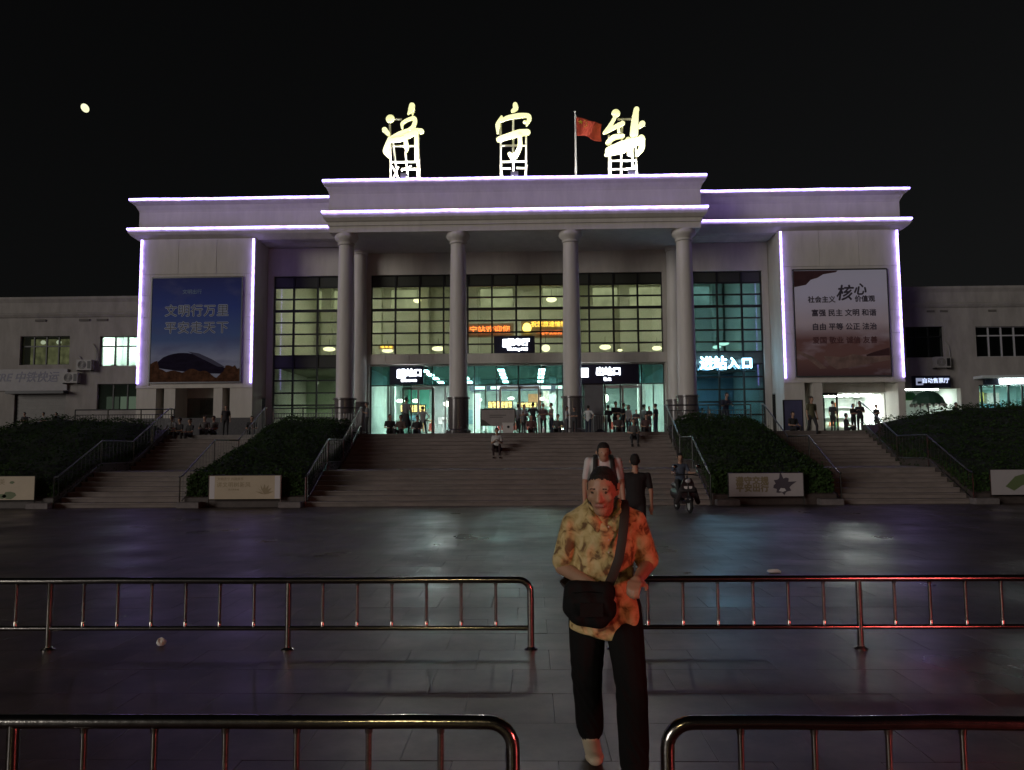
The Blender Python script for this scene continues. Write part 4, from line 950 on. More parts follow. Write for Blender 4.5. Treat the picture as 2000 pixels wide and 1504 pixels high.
# ================================================================== CROWD BARRIERS ON THE PLAZA
def barrier(x_end, x_far, y, posts, lab):
    s = 1 if x_far > x_end else -1
    o = thing('crowd_barrier', lab, 'barrier', (x_end, y, 0), 0, 'steel barriers on the plaza'); L = abs(x_far-x_end); R = .105; Z = .605
    path = [(0, 0, .0), (0, 0, Z-R)]+[(s*R*(1-math.cos(a)), 0, Z-R+R*math.sin(a)) for a in [R_(15*i) for i in range(1, 7)]]
    path += [(s*(R+(L-2*R)*i/12), random.gauss(0, .0015), Z+random.gauss(0, .0016)) for i in range(1, 13)]+[(s*(L-R+R*math.sin(a)), 0, Z-R+R*math.cos(a)) for a in [R_(15*i) for i in range(1, 7)]]+[(s*L, 0, 0)]
    MB().tube(path, .0295, 16).build('top_rail', STEEL, o, True)
    MB().tube([(s*.02, 0, .19), (s*(L-.02), 0, .19)], .0215, 12).build('bottom_rail', STEEL, o, True)
    pm = MB().tube([(0, 0, 0), (0, 0, Z)], .026, 12).mesh('post', STEEL, True); bm_ = MB().tube([(0, 0, .19), (0, 0, Z-.01)], .0135, 10).tube([(0, 0, .19), (0, 0, .245), (0, 0, .25)], (.0175, .0175, .0145), 10).tube([(0, 0, Z-.045), (0, 0, Z-.01)], (.016, .02), 10).mesh('baluster', STEEL, True)
    fm = MB().lathe([(.06, 0), (.06, .008), (.035, .02), (.03, .028)], (0, 0, 0), 16).mesh('flange', STEEL, True)
    n = int(round(L/2.15))
    for i in range(n+1):
        x = s*L*i/n
        if 0 < i < n: link('post', pm, o, None, (x, 0, 0))
        link('flange', fm, o, None, (x, 0, .002))
    for i in range(n):
        for k in range(1, 7): link('baluster', bm_, o, None, (s*(L*i/n+L/n*k/7), random.gauss(0, .001), 0))
barrier(.745, -5.70, 6.90, 0, 'far steel barrier left of the walking man'); barrier(1.47, 7.92, 6.93, 0, 'far steel barrier right of the walking man')
barrier(.675, -3.62, 3.36, 0, 'nearest steel barrier at the bottom left of the picture'); barrier(1.325, 5.62, 3.36, 0, 'nearest steel barrier at the bottom right of the picture')
# litter
m = MB(); m.ball((0, 0, .035), (.042, .038, .036), 12, 8)
m.v = [(x*(1+random.uniform(-.18, .18)), y_*(1+random.uniform(-.18, .18)), max(.004, z*(1+random.uniform(-.15, .15)))) for x, y_, z in m.v]
l_ = m.build('crumpled_paper', mat('paper_white', (.75, .74, .70), .8)); l_.location = (-2.6, 7.04, 0); tag(l_, 'crumpled white paper lying on the plaza by the left barrier', 'litter')
m = MB(); m.ball((0, 0, .02), (.10, .05, .022), 10, 6); m.v = [(x*(1+random.uniform(-.2, .2)), y_*(1+random.uniform(-.2, .2)), max(.003, z*(1+random.uniform(-.3, .3)))) for x, y_, z in m.v]
a = at(1512, 1119, 8.3); k_ = (CAMH)/(CAMH-a.z) if a.z < CAMH else 1; p_ = CAM+(a-CAM)*k_
l_ = m.build('plastic_bag', MATS['paper_white']); l_.location = (p_.x, p_.y, .002); tag(l_, 'small flat white plastic scrap behind the right barrier', 'litter')

# ================================================================== PEOPLE
def cap_mesh(mb, a, b_, ra, rb, kx=1, ky=1, n=14):
    a, b_ = Vector(a), Vector(b_); t = b_-a
    t = t.normalized() if t.length > 1e-6 else Vector((0, 0, 1))
    ref = Vector((1, 0, 0)) if abs(t.x) < .85 else Vector((0, 1, 0))
    e1 = (ref-t*t.dot(ref)).normalized(); e2 = t.cross(e1); base = len(mb.v); rings = []
    for i in range(1, 5): th = math.pi/2*i/4-math.pi/2; rings.append((a+t*(ra*math.sin(th)*min(1, max(kx, ky))), ra*math.cos(th)))
    for i in range(0, 4): th = math.pi/2*i/4; rings.append((b_+t*(rb*math.sin(th)), rb*math.cos(th)))
    for c, r in rings:
        for k in range(n): q = 2*math.pi*k/n; mb.v.append(tuple(c+e1*(math.cos(q)*r*kx)+e2*(math.sin(q)*r*ky)))
    for i in range(len(rings)-1):
        for k in range(n): p_ = base+i*n+k; r_ = base+i*n+(k+1) % n; mb.f.append((p_, r_, r_+n, p_+n)); mb.m.append(0)
    mb.f.append(tuple(base+k for k in reversed(range(n)))); mb.m.append(0); e = base+(len(rings)-1)*n; mb.f.append(tuple(e+k for k in range(n))); mb.m.append(0)
def seg_dist(C, pr):                     # C: (n,3) points; distance to a tapered capsule
    a, b_ = np.array(pr[0]), np.array(pr[1]); ra, rb, kx, ky = pr[2:6]; t = b_-a; L = np.linalg.norm(t)
    tn = t/L if L > 1e-6 else np.array((0., 0, 1)); d0 = C-a
    q = np.clip(d0@tn/L, 0, 1) if L > 1e-6 else np.zeros(len(C)); d = d0-q[:, None]*t
    ref = np.array((1., 0, 0)) if abs(tn[0]) < .85 else np.array((0., 1, 0)); e1 = ref-tn*tn.dot(ref); e1 /= np.linalg.norm(e1); e2 = np.cross(tn, e1)
    return np.sqrt((d@e1/kx)**2+(d@e2/ky)**2+(d@tn)**2)-(ra+(rb-ra)*q)
def skin_union(name, prims, voxel, mats, smooth=4, pick=None):
    mb = MB()
    for pr in prims: cap_mesh(mb, *pr[:6])
    me = mb.mesh('tmp', []); o = bpy.data.objects.new('tmp', me); COL.objects.link(o)
    r = o.modifiers.new('r', 'REMESH'); r.mode = 'VOXEL'; r.voxel_size = voxel
    s = o.modifiers.new('s', 'SMOOTH'); s.factor = .5; s.iterations = smooth
    out = bpy.data.meshes.new_from_object(o.evaluated_get(bpy.context.evaluated_depsgraph_get())); bpy.data.objects.remove(o); bpy.data.meshes.remove(me)
    out.name = name; out.materials.clear()
    for m_ in mats: out.materials.append(m_)
    if len(mats) > 1:
        C = np.empty(len(out.polygons)*3); out.polygons.foreach_get('center', C); C = C.reshape(-1, 3)
        best = np.argmin(np.stack([seg_dist(C, pr) for pr in prims]), axis=0); idx = [prims[k][6] for k in best]
        if pick: idx = [pick(Vector(c), i, None) if i in (0, 2, 3) else i for c, i in zip(C, idx)]
        out.polygons.foreach_set('material_index', idx)
    out.polygons.foreach_set('use_smooth', [True]*len(out.polygons)); out.update(); return out
SKINM = mat('skin', (.42, .25, .17), .55, noise=.08, nscale=8); HAIRM = mat('hair_black', (.014, .012, .011), .75, noise=.5, nscale=60, bump=.6, bscale=120)
def cloth(c): return mat('cloth_%02d%02d%02d' % tuple(int(x*99) for x in c), c, .85, noise=.18, nscale=7, bump=.2, bscale=25)
SHOEM = mat('shoe_dark', (.03, .028, .028), .6); SHOEW = mat('shoe_pale', (.55, .52, .48), .6)
def lerp3(a, b_, t): return tuple(x+(y_-x)*t for x, y_ in zip(a, b_))
def person(u, Y, z, h, shirt, pants, lab, rz=0, pose='stand', arms='down', grp=None, X=None, female=False, shoe=None, wide=1, dy=0, lean=0, voxel=.022, skirt=False, hunch=0):
    s = h/1.70
    if X is None: X = at(u, 820, Y).x
    hz = {}
    sit = pose == 'sit'
    pz = .14 if sit else .92
    base = Vector((0, 0, pz)); tl = lean
    def up(d): return Vector((0, -tl*d, pz+d))
    pel = up(0); wai = up(.15); che = up(.36); nk = up(.53); hd = up(.66-hunch)+Vector((0, -.02-.03*tl-hunch*.4, 0))
    sw = .175*wide if not female else .155*wide
    P_ = []
    def add(a, b_, ra, rb, m_, kx=1, ky=1): P_.append((tuple(Vector(a)*s), tuple(Vector(b_)*s), ra*s, rb*s, kx, ky, m_))
    add(pel, wai, .118, .105, 1 if not sit else 1, 1.28*wide, .92); add(wai, che, .105, .118, 1, 1.30*wide, .92); add(che+Vector((-sw*.55, 0, .04)), che+Vector((sw*.55, 0, .04)), .085, .085, 1)
    add(nk+Vector((0, 0, -.06)), nk+Vector((0, -.01, .05)), .052, .05, 0); add(hd+Vector((0, .012, .02)), hd+Vector((0, .012, .05)), .088, .085, 3, .92, 1.08); add(hd+Vector((0, -.025, -.05)), hd+Vector((0, -.03, .0)), .058, .072, 0, .95, 1)
    add(hd+Vector((0, -.10, -.025)), hd+Vector((0, -.092, .0)), .014, .010, 0)
    for sd in (-1, 1): add(hd+Vector((sd*.034, -.088, .004)), hd+Vector((sd*.028, -.090, .004)), .008, .008, 5)
    if female: add(hd+Vector((0, .05, .03)), hd+Vector((0, .075, -.14)), .075, .045, 3, 1.1, .8)
    for sd in (-1, 1):
        add(hd+Vector((sd*.083, .01, -.01)), hd+Vector((sd*.083, .01, .012)), .016, .016, 0)
        sh = che+Vector((sd*sw, 0, .07))
        ar = arms if isinstance(arms, str) else arms[0 if sd < 0 else 1]
        if sit and ar == 'down': ar = 'lap'
        if ar == 'down': el, wr = sh+Vector((sd*.05, .02, -.27)), sh+Vector((sd*.06, -.05, -.50))
        elif ar == 'hips': el, wr = sh+Vector((sd*.20, .06, -.22)), sh+Vector((sd*.03, -.04, -.38))
        elif ar == 'front': el, wr = sh+Vector((sd*.05, -.02, -.26)), sh+Vector((-sd*.08, -.22, -.16))
        elif ar == 'fold': el, wr = sh+Vector((sd*.05, -.04, -.25)), sh+Vector((-sd*.20, -.16, -.22))
        elif ar == 'lap': el, wr = sh+Vector((sd*.06, -.06, -.25)), sh+Vector((-sd*.05, -.28, -.26))
        elif ar == 'rest': el, wr = sh+Vector((sd*.08, -.12, -.22)), sh+Vector((-sd*.06, -.30, -.18))
        elif ar == 'bars': el, wr = sh+Vector((sd*.08, -.08, -.22)), sh+Vector((sd*.12, -.40, -.20))
        mid = lerp3(sh, el, .7)
        add(sh, mid, .056, .048, 1); add(mid, el, .040, .037, 0); add(el, wr, .037, .026, 0)
        dv = (wr-el).normalized(); add(wr, wr+dv*.07, .026, .034, 0, 1.2, .6); 
        for f_ in range(3): add(wr+dv*.08+Vector(((f_-1)*.02, 0, 0)), wr+dv*.145+Vector(((f_-1)*.022, -.01, -.01)), .010, .008, 0)
        add(wr+dv*.03+Vector((-sd*.03, -.01, 0)), wr+dv*.085+Vector((-sd*.05, -.02, 0)), .011, .009, 0)
        hp = pel+Vector((sd*.085, 0, -.03))
        if sit: kn, an, to = Vector((sd*.13, -.40, .22)), Vector((sd*.12, -.40+.06, -.22)), Vector((sd*.13, -.54, -.27))
        elif pose == 'ride': kn, an, to = Vector((sd*.20, -.38, pz-.02)), Vector((sd*.17, -.34, pz-.42)), Vector((sd*.18, -.50, pz-.46))
        elif pose == 'walk': q = sd; kn, an, to = Vector((sd*.10, -.12*q-.06, .49)), Vector((sd*.10, -.20*q+.04, .09+.03*(q < 0))), Vector((sd*.11, -.20*q-.13, .035))
        elif pose == 'spread': kn, an, to = Vector((sd*.15, -.02, .49)), Vector((sd*.21, .02, .08)), Vector((sd*.24, -.14, .035))
        else: kn, an, to = Vector((sd*.10, -.02, .49)), Vector((sd*.105, .01, .08)), Vector((sd*.12, -.15, .035))
        add(hp, kn, .086, .056, 2); add(kn, an, .056, .040, 2); add(an+Vector((0, 0, -.03)), to, .042, .034, 4)
    if skirt: add(pel, pel+Vector((0, -.02, -.42 if not sit else -.05)), .13, .20, 2, 1.15, .9)
    def pick(c, i, pr):
        if i == 3:
            q = Vector(hd)*s
            if c.y < q.y-.045*s and c.z < q.z+.055*s: return 0
        return i
    me = skin_union('body', P_, voxel, [SKINM, cloth(shirt), cloth(pants), HAIRM, shoe or SHOEM, mat('eye_shade', (.05, .03, .025), .5)], 3, pick)
    o = link('person', me, None, None, (X, Y+dy, z)); o.rotation_euler = (0, 0, rz); return tag(o, lab, 'person', grp)
W_, G_, D_, N_ = (.55, .55, .54), (.25, .25, .26), (.03, .03, .033), (.03, .035, .06)
TP = 'people waiting on the terrace'
# hidden partly behind the walking man
b_ = person(1178, 11.0, 0, 1.98, (.60, .58, .58), D_, 'person in a white shirt with black backpack straps behind the walking man', 0, 'walk', 'down', X=at(1178, 900, 11.0).x, voxel=.014, hunch=.125)
for sd in (-1, 1):
    m = MB(); X_ = b_.location.x
    m.tube([tuple(x*1.165 for x in q) for q in ((sd*.090, .10, 1.33), (sd*.095, .0, 1.42), (sd*.10, -.085, 1.375), (sd*.105, -.118, 1.28), (sd*.13, -.118, 1.15), (sd*.15, -.02, 1.05))], .034, 8, 1, .4, ref=(1, 0, 0))
    m.build('backpack_strap', BLACKP, b_)
person(1240, 12.4, 0, 1.66, (.010, .010, .011), (.010, .010, .011), 'person all in black walking away behind the man in the yellow shirt', math.pi, 'walk', 'down', X=at(1240, 900, 12.4).x, wide=1.15, voxel=.016)
# sitting on the central stairs
person(970, 29.55, 1.68, 1.62, W_, (.03, .015, .016), 'person in a white top and dark skirt sitting in the middle of the central stairs', 0, 'sit', 'front', dy=.1, female=True, skirt=True, voxel=.018)
person(1237, 30.6, 2.05, 1.62, (.10, .10, .10), D_, 'person in dark clothes sitting high on the central stairs below the right crowd', 0, 'sit', 'lap', voxel=.018)
# terrace, left part
person(793, 35.2, P, 1.76, (.16, .16, .17), D_, 'tall person in grey standing before the left doors, hands at the waist', math.pi*.8, 'spread', 'front', TP, skirt=True)
person(826, 41.0, P, 1.66, W_, D_, 'person in a white shirt with hands on hips at the left doors', math.pi, 'spread', 'hips', TP)
person(717, 33.2, P, 1.42, (.20, .20, .20), (.06, .06, .06), 'person in grey standing at the top left end of the central stairs', -1.3, 'stand', 'front', TP)
person(760, 32.1, P-.02, 1.6, D_, D_, 'dark seated figure at the stair edge left of the tall person', .3, 'sit', 'lap', TP, dy=.2)
person(783, 31.9, P-.05, 1.55, (.10, .07, .06), D_, 'brownish seated figure at the stair edge below the tall person', -.2, 'sit', 'lap', TP)
person(815, 32.0, P-.05, 1.5, D_, N_, 'small dark seated figure at the stair edge right of the tall person', .1, 'sit', 'lap', TP)
# middle group
for i, (u, Y, h, sh, pa, rz, ps, ar, lab, fm) in enumerate([
    (1012, 40.2, 1.70, (.30, .30, .31), D_, 2.2, 'stand', 'down', 'person in a pale grey shirt at the left end of the waiting group', False),
    (1024, 39.4, 1.62, (.42, .42, .42), G_, .6, 'stand', 'fold', 'person in light grey, second in the waiting group', True),
    (1041, 40.4, 1.78, D_, D_, 2.8, 'spread', 'hips', 'person all in black standing legs apart in the waiting group', False),
    (1061, 40.3, 1.72, (.20, .13, .13), D_, .3, 'stand', 'fold', 'person in a dull red shirt in the waiting group', False),
    (1077, 40.5, 1.74, (.22, .16, .16), N_, -1.2, 'stand', 'front', 'person at the right end of the waiting group', False),
    (1022, 33.2, .95, (.20, .20, .2), D_, .4, 'stand', 'down', 'child in grey before the waiting group', False),
    (1107, 36.4, 1.36, (.46, .46, .46), (.08, .08, .09), 1.4, 'stand', 'front', 'short person in white beside the third column', True),
    (1122, 36.1, 1.30, (.05, .05, .055), D_, -.5, 'stand', 'fold', 'short person in black in front of the third column base', False),
    (1149, 41.0, 1.64, W_, N_, 2.6, 'stand', 'hips', 'person in a white shirt between third column and small barrier', False),
    (1188, 40.3, 1.60, D_, D_, -2.8, 'stand', 'down', 'slim dark person right of the small barrier', False),
    (1203, 40.6, 1.80, D_, D_, .2, 'stand', 'fold', 'tallest dark person in the crowd at the right doors', False),
    (1218, 40.8, 1.73, (.05, .05, .06), D_, 1.0, 'stand', 'front', 'dark person second tallest in the crowd at the right doors', False),
    (1228, 39.8, 1.58, (.30, .28, .28), D_, -.8, 'stand', 'down', 'person in a greyish top in the crowd at the right doors', True),
    (1243, 35.6, 1.12, (.06, .06, .065), D_, 0, 'stand', 'fold', 'low dark figure in front of the right doors', False),
    (1258, 40.9, 1.66, (.34, .42, .42), D_, 2.0, 'stand', 'front', 'person in a pale top lit from behind at the right doors', False),
    (1281, 38.6, 1.56, D_, N_, -2.2, 'stand', 'down', 'broad dark person at the right end of the crowd', False),
    (1268, 33.4, 1.15, (.05, .05, .05), D_, .5, 'stand', 'fold', 'dark figure beside the top of the right handrail', False)]):
    person(u, Y, P, h, sh, pa, lab, rz, ps, ar, TP, female=fm)
for i, (u, Y, lab) in enumerate([(1090, 32.2, 'dark figure squatting on the stair edge below the third column'), (1208, 32.1, 'dark figure seated on the stair edge below the tallest person'), (1262, 32.3, 'dark figure seated on the stair edge near the right handrail'), (1038, 32.3, 'dark figure seated on the stair edge below the waiting group')]):
    person(u, Y, P-.03, 1.5, (.05+.02*i, .05, .05), D_, lab, random.uniform(-.5, .5), 'sit', 'lap', TP)
# right of the stairs
person(1417, 32.75, P, 1.66, (.03, .035, .06), N_, 'person in a dark blue shirt leaning on the railing behind the right hedge', .2, 'stand', 'rest', TP, lean=.25)
person(1372, 38.2, P, 1.30, D_, D_, 'small dark figure behind the railing near the fourth column', 1, 'stand', 'fold', TP)
person(1387, 37.6, P, 1.22, (.06, .06, .06), D_, 'smaller dark figure behind the railing right of the fourth column', -1, 'stand', 'front', TP)
SP = 'people sitting around the side stairs'
person(1553, 32.0, P-.05, 1.62, D_, D_, 'dark seated person in front of the blue board', .3, 'sit', 'lap', SP, dy=.3)
person(1591, 31.0, 2.1, 1.68, (.10, .095, .05), D_, 'person in an olive shirt coming down the right stairs', .3, 'walk', 'down', SP, dy=.3)
person(1627, 36.5, P, 1.5, D_, D_, 'dark person standing at the lit kiosk door', 2, 'stand', 'down', SP)
person(1667, 37.5, P, 1.42, D_, D_, 'dark person with a round head before the kiosk light', .4, 'stand', 'fold', SP)
person(1680, 38.5, P, 1.60, D_, D_, 'dark person standing before the kiosk light, right of the round headed one', -.6, 'stand', 'front', SP)
person(1652, 34.2, P, 1.5, D_, D_, 'dark person seated low before the kiosk', 1.5, 'sit', 'lap', SP)
person(1712, 36.2, P, 1.3, D_, D_, 'dark person behind the left slope of the right hedge', .4, 'stand', 'front', SP)
person(1748, 40.8, P, 1.62, D_, D_, 'dark person at the right end of the kiosk light', .4, 'stand', 'down', SP)
person(1868, 40.8, P, 1.62, (.05, .045, .045), D_, 'person whose head shows above the right hedge between sign and shop', .4, 'stand', 'down', SP)
for i, (u, Y, sh, lab) in enumerate([(48, 33.5, D_, 'dark seated figure at the far left above the hedge'), (85, 33.6, (.30, .30, .30), 'figure in a pale shirt at the far left above the hedge'), (110, 33.8, D_, 'dark figure right of the pale shirt at the far left')]):
    person(u, Y, P, 1.12, sh, D_, lab, random.uniform(-.4, .4), 'stand', 'fold', SP)
for i, (u, Y, zz, sh, lab) in enumerate([(336, 31.9, P, (.18, .18, .19), 'grey figure seated beside the rail at the top of the left stairs'), (352, 31.6, P-.1, D_, 'dark figure seated near the top left of the left stairs'), (372, 31.4, P-.15, D_, 'dark bulky figure seated on the left stairs'), (400, 32.0, P, (.14, .13, .13), 'greyish figure seated in the middle top of the left stairs'), (418, 32.4, P, (.16, .15, .15), 'greyish figure seated right of the middle of the left stairs'), (492, 32.6, P, D_, 'dark figure seated against the granite base near the left hedge')]):
    person(u, Y, zz, 1.55, sh, D_, lab, random.uniform(-.6, .6), 'sit', 'lap', SP)
person(441, 33.4, P, 1.35, (.03, .025, .03), D_, 'dark figure standing before the granite base of the left pylon', .3, 'stand', 'down', SP)

# ------------------------------------------------------------------ the walking man
MX, MY = 1.165, 4.42
SHIRTM = bpy.data.materials.new('patterned_shirt'); SHIRTM.use_nodes = True
t_ = SHIRTM.node_tree; p_ = t_.nodes['Principled BSDF']; p_.inputs['Roughness'].default_value = .8
tc = t_.nodes.new('ShaderNodeTexCoord'); n1 = t_.nodes.new('ShaderNodeTexNoise'); n1.inputs['Scale'].default_value = 17; n1.inputs['Detail'].default_value = 5; n1.inputs['Distortion'].default_value = .8
t_.links.new(tc.outputs['Object'], n1.inputs['Vector']); cr = t_.nodes.new('ShaderNodeValToRGB'); t_.links.new(n1.outputs[0], cr.inputs[0])
el = cr.color_ramp.elements; el[0].position = .36; el[0].color = (.16, .085, .035, 1); el[1].position = .50; el[1].color = (.50, .36, .15, 1); e_ = el.new(.62); e_.color = (.62, .47, .24, 1)
n2 = t_.nodes.new('ShaderNodeTexNoise'); n2.inputs['Scale'].default_value = 7; n2.inputs['Detail'].default_value = 3; t_.links.new(tc.outputs['Object'], n2.inputs['Vector'])
bu = t_.nodes.new('ShaderNodeBump'); bu.inputs['Strength'].default_value = .8; bu.inputs['Distance'].default_value = .04; t_.links.new(n2.outputs[0], bu.inputs['Height']); t_.links.new(bu.outputs[0], p_.inputs['Normal']); t_.links.new(cr.outputs[0], p_.inputs['Base Color'])
TROU = mat('man_trousers', (.009, .0085, .009), .95, spec=.15, bump=.3, bscale=14); MSK = mat('man_skin', (.40, .23, .15), .5, noise=.10, nscale=12); LIPS = mat('lips', (.30, .13, .10), .5); SHOEB = mat('shoe_beige', (.55, .46, .34), .6)
PR = []
def A(a, b_, ra, rb, m_, kx=1, ky=1): PR.append((a, b_, ra, rb, kx, ky, m_))
# 0 skin 1 trousers 2 hair 3 shoe 4 lips 5 eye
hc = Vector((-.012, -.11, 1.528))                     # head centre, bent forward
A((0, .0, .90), (0, -.005, 1.05), .125, .120, 1, 1.30, .95); A((0, -.005, 1.05), (.01, -.005, 1.28), .100, .105, 0, 1.15, .85); A((-.09, 0, 1.31), (.10, 0, 1.315), .062, .062, 0); A((-.04, -.01, 1.40), (-.13, 0, 1.345), .040, .036, 0); A((.04, -.01, 1.40), (.14, 0, 1.35), .040, .036, 0)
A((.0, -.03, 1.36), (.0, -.075, 1.47), .058, .055, 0)
A(hc+Vector((0, .02, .03)), hc+Vector((0, .022, .048)), .092, .086, 2, .90, 1.05)      # skull
A(hc+Vector((0, -.03, -.02)), hc+Vector((0, -.025, .035)), .078, .080, 0, .95, .95)
A(hc+Vector((0, -.055, -.095)), hc+Vector((0, -.035, -.05)), .042, .066, 0, 1.05, .9)     # jaw
A(hc+Vector((0, -.115, -.035)), hc+Vector((0, -.098, .015)), .016, .010, 0, 1.15, 1)      # nose
A(hc+Vector((-.016, -.104, -.038)), hc+Vector((.016, -.104, -.038)), .011, .011, 0)
A(hc+Vector((-.024, -.094, -.068)), hc+Vector((.024, -.094, -.068)), .0085, .0085, 4)
A(hc+Vector((-.05, -.088, .026)), hc+Vector((.05, -.088, .026)), .013, .013, 0)
for s in (-1, 1):
    A(hc+Vector((s*.036, -.088, .006)), hc+Vector((s*.030, -.089, .006)), .0075, .0075, 5)
    A(hc+Vector((s*.083, .005, -.02)), hc+Vector((s*.088, .012, .025)), .015, .018, 0, .6, 1)
    A(hc+Vector((s*.05, -.066, -.028)), hc+Vector((s*.045, -.07, -.02)), .024, .024, 0)
HROT = Matrix.Rotation(R_(-20), 3, 'Z') @ Matrix.Rotation(R_(10), 3, 'X')
_n0 = next(i for i, q in enumerate(PR) if q[6] == 2)
PR[_n0:] = [(tuple(hc+HROT @ (Vector(q[0])-hc)), tuple(hc+HROT @ (Vector(q[1])-hc)))+q[2:] for q in PR[_n0:]]
# arms: viewer left (-) reaches to the bag, viewer right (+) bent across the belly
SHL, ELL, WRL = Vector((-.168, .0, 1.335)), Vector((-.228, .04, 1.085)), Vector((-.06, -.20, 1.01))
SHR, ELR, WRR = Vector((.182, .0, 1.345)), Vector((.262, .04, 1.10)), Vector((.155, -.22, 1.055))
def hand(wr, dr, up_, s):
    dr = dr.normalized(); side = dr.cross(up_).normalized()*s; upn = side.cross(dr).normalized()*s
    A(wr, wr+dr*.03, .027, .033, 0, 1, 1); pc_ = wr+dr*.05
    for k in range(4):
        off = side*(.030-.020*k); A(wr+dr*.015+off*.6, pc_+dr*.022+off, .017, .014, 0)
        L1 = (.036, .042, .040, .032)[k]; k0 = pc_+dr*.030+off; k1 = k0+(dr*.8-upn*.5).normalized()*L1; k2 = k1+(dr*.2-upn*.95).normalized()*L1*.7; k3 = k2+(-dr*.5-upn*.7).normalized()*L1*.5
        A(k0, k1, .0095, .009, 0); A(k1, k2, .009, .0082, 0); A(k2, k3, .0082, .0075, 0)
    t0 = wr+dr*.02+side*.028; t1 = t0+(dr*.6+side*.7-upn*.3).normalized()*.042; t2 = t1+(dr*.9-upn*.3).normalized()*.03
    A(t0, t1, .0135, .0115, 0); A(t1, t2, .0115, .009, 0)
for sh, el_, wr, s in ((SHL, ELL, WRL, 1), (SHR, ELR, WRR, -1)):
    A(sh, el_, .044, .042, 0); A(el_, wr, .045, .029, 0); hand(wr, wr-el_, Vector((0, -.3, 1)), s)
# legs: viewer left behind with heel up, viewer right stepping forward
HL, KL, AL, TL = Vector((-.09, .02, .87)), Vector((-.10, .03, .48)), Vector((-.065, .20, .115)), Vector((-.06, .06, .035))
HR_, KR, AR, TR = Vector((.10, .0, .87)), Vector((.12, -.16, .47)), Vector((.115, -.24, .08)), Vector((.13, -.42, .035))
for h_, k_, a_, t2 in ((HL, KL, AL, TL), (HR_, KR, AR, TR)):
    A(h_, k_, .112, .088, 1); A(k_, a_+Vector((0, 0, .03)), .088, .078, 1); A(a_+Vector((0, .03, -.03)), t2, .046, .042, 3, 1.15, 1); A(t2, t2+Vector((0, -.05, 0)), .044, .034, 3, 1.25, .9)
def pickm(c, i, pr):
    d = HROT.transposed() @ (c-hc)
    if i in (0, 2) and d.z > -.10 and math.hypot(d.x, d.y) < .16:
        if abs(d.x) > .087 and -.04 < d.y < .03 and d.z < .05: return 0            # ears
        hl = float(np.interp(-d.y, (-.06, -.02, .02, .05, .075, .11), (-.060, -.03, .016, .052, .076, .084)))
        hl += .004*math.sin(d.x*310+d.y*130)*math.sin(d.x*170+1.3)
        if d.z > hl: return 2
        if .027 < d.z < .032 and d.y < -.083 and .020 < abs(d.x) < .046: return 2  # brows
        return 0
    return i
me = skin_union('body', PR, .0075, [MSK, TROU, HAIRM, SHOEB, LIPS, mat('eye_dark', (.03, .025, .02), .3)], 3, pickm)
man = link('person', me, None, None, (MX, MY, 0)); tag(man, 'man in a yellow patterned short sleeved shirt walking towards the viewer, dark trousers', 'person')
man.rotation_euler = (0, 0, .04)
SH = []
def B_(a, b_, ra, rb, kx=1, ky=1): SH.append((a, b_, ra, rb, kx, ky, 0))
B_((.0, .005, 1.0), (.01, -.01, 1.28), .146, .146, 1.16, .95); B_((.02, .0, .80), (.0, .005, 1.02), .150, .146, 1.18, .98); B_((.05, -.01, .735), (.045, 0, .85), .132, .132, 1.22, 1.0)
B_((-.10, -.01, 1.315), (.11, -.01, 1.32), .095, .095); B_((-.055, -.02, 1.415), (-.145, -.005, 1.35), .060, .064); B_((.055, -.02, 1.415), (.155, -.005, 1.355), .060, .064)
for sh, el_, e_ in ((SHL, ELL, .80), (SHR, ELR, .84)):
    q = sh.lerp(el_, e_); B_(sh, q, .068, .069); B_(q, q+(el_-sh).normalized()*.01, .069, .071)
B_((.12, -.07, .90), (.13, -.06, .74), .06, .07); B_((-.13, -.04, .88), (-.13, -.03, .76), .06, .07)
me = skin_union('shirt', SH, .010, [SHIRTM], 3)
# cut the hem slightly slanting and open neck: push vertices above the collar line down
for v in me.vertices:
    c = v.co; hem = .715+.05*max(0, -c.x)/.2
    if c.z < hem: c.z = hem+.2*(c.z-hem)
    w_ = .009*math.sin(c.x*31+c.z*9)+.008*math.sin(c.z*38-c.x*17)+.007*math.sin(c.z*21+c.x*40)*max(0, 1.15-c.z)*2.5; c.y += w_*(1 if c.y < 0 else .5)
    if c.z > 1.415 and math.hypot(c.x, (c.y+.03)) < .085: c.z = 1.415
link('shirt', me, man)
for v in man.data.vertices:      # creases in the trousers
    c = v.co
    if c.z < .86 and c.z > .14:
        kz = math.exp(-((c.z-.47)/.10)**2)+math.exp(-((c.z-.20)/.07)**2)+.35
        w_ = .0032*kz*math.sin(c.z*52+c.x*70+3*math.sin(c.x*31+c.z*11))+.004*math.sin(c.z*13+c.x*22); c.y += w_; c.x += w_*.6
m = MB()
for k in range(5): m.lathe([(.007, 0), (.007, .003)], (0, 0, 0), 10)
m = MB(); zz_ = [1.33, 1.26, 1.19, 1.12, 1.05]
for k in range(5): m.ball((.012, -.158+.004*k, zz_[k]), (.006, .004, .006), 8, 6)
m.build('buttons', mat('button', (.5, .45, .35), .4), man)
m = MB()
for s in (-1, 1): m.v += [(s*.005, -.125, 1.335), (s*.085, -.10, 1.42), (s*.088, -.02, 1.475), (s*.06, .045, 1.48), (s*.10, .05, 1.43), (s*.125, -.03, 1.425), (s*.10, -.125, 1.36), (s*.05, -.146, 1.30)]
m.f += [(0, 1, 6, 7), (1, 2, 5, 6), (2, 3, 4, 5), (8, 15, 14, 9), (9, 14, 13, 10), (10, 13, 12, 11)]; m.m += [0]*6
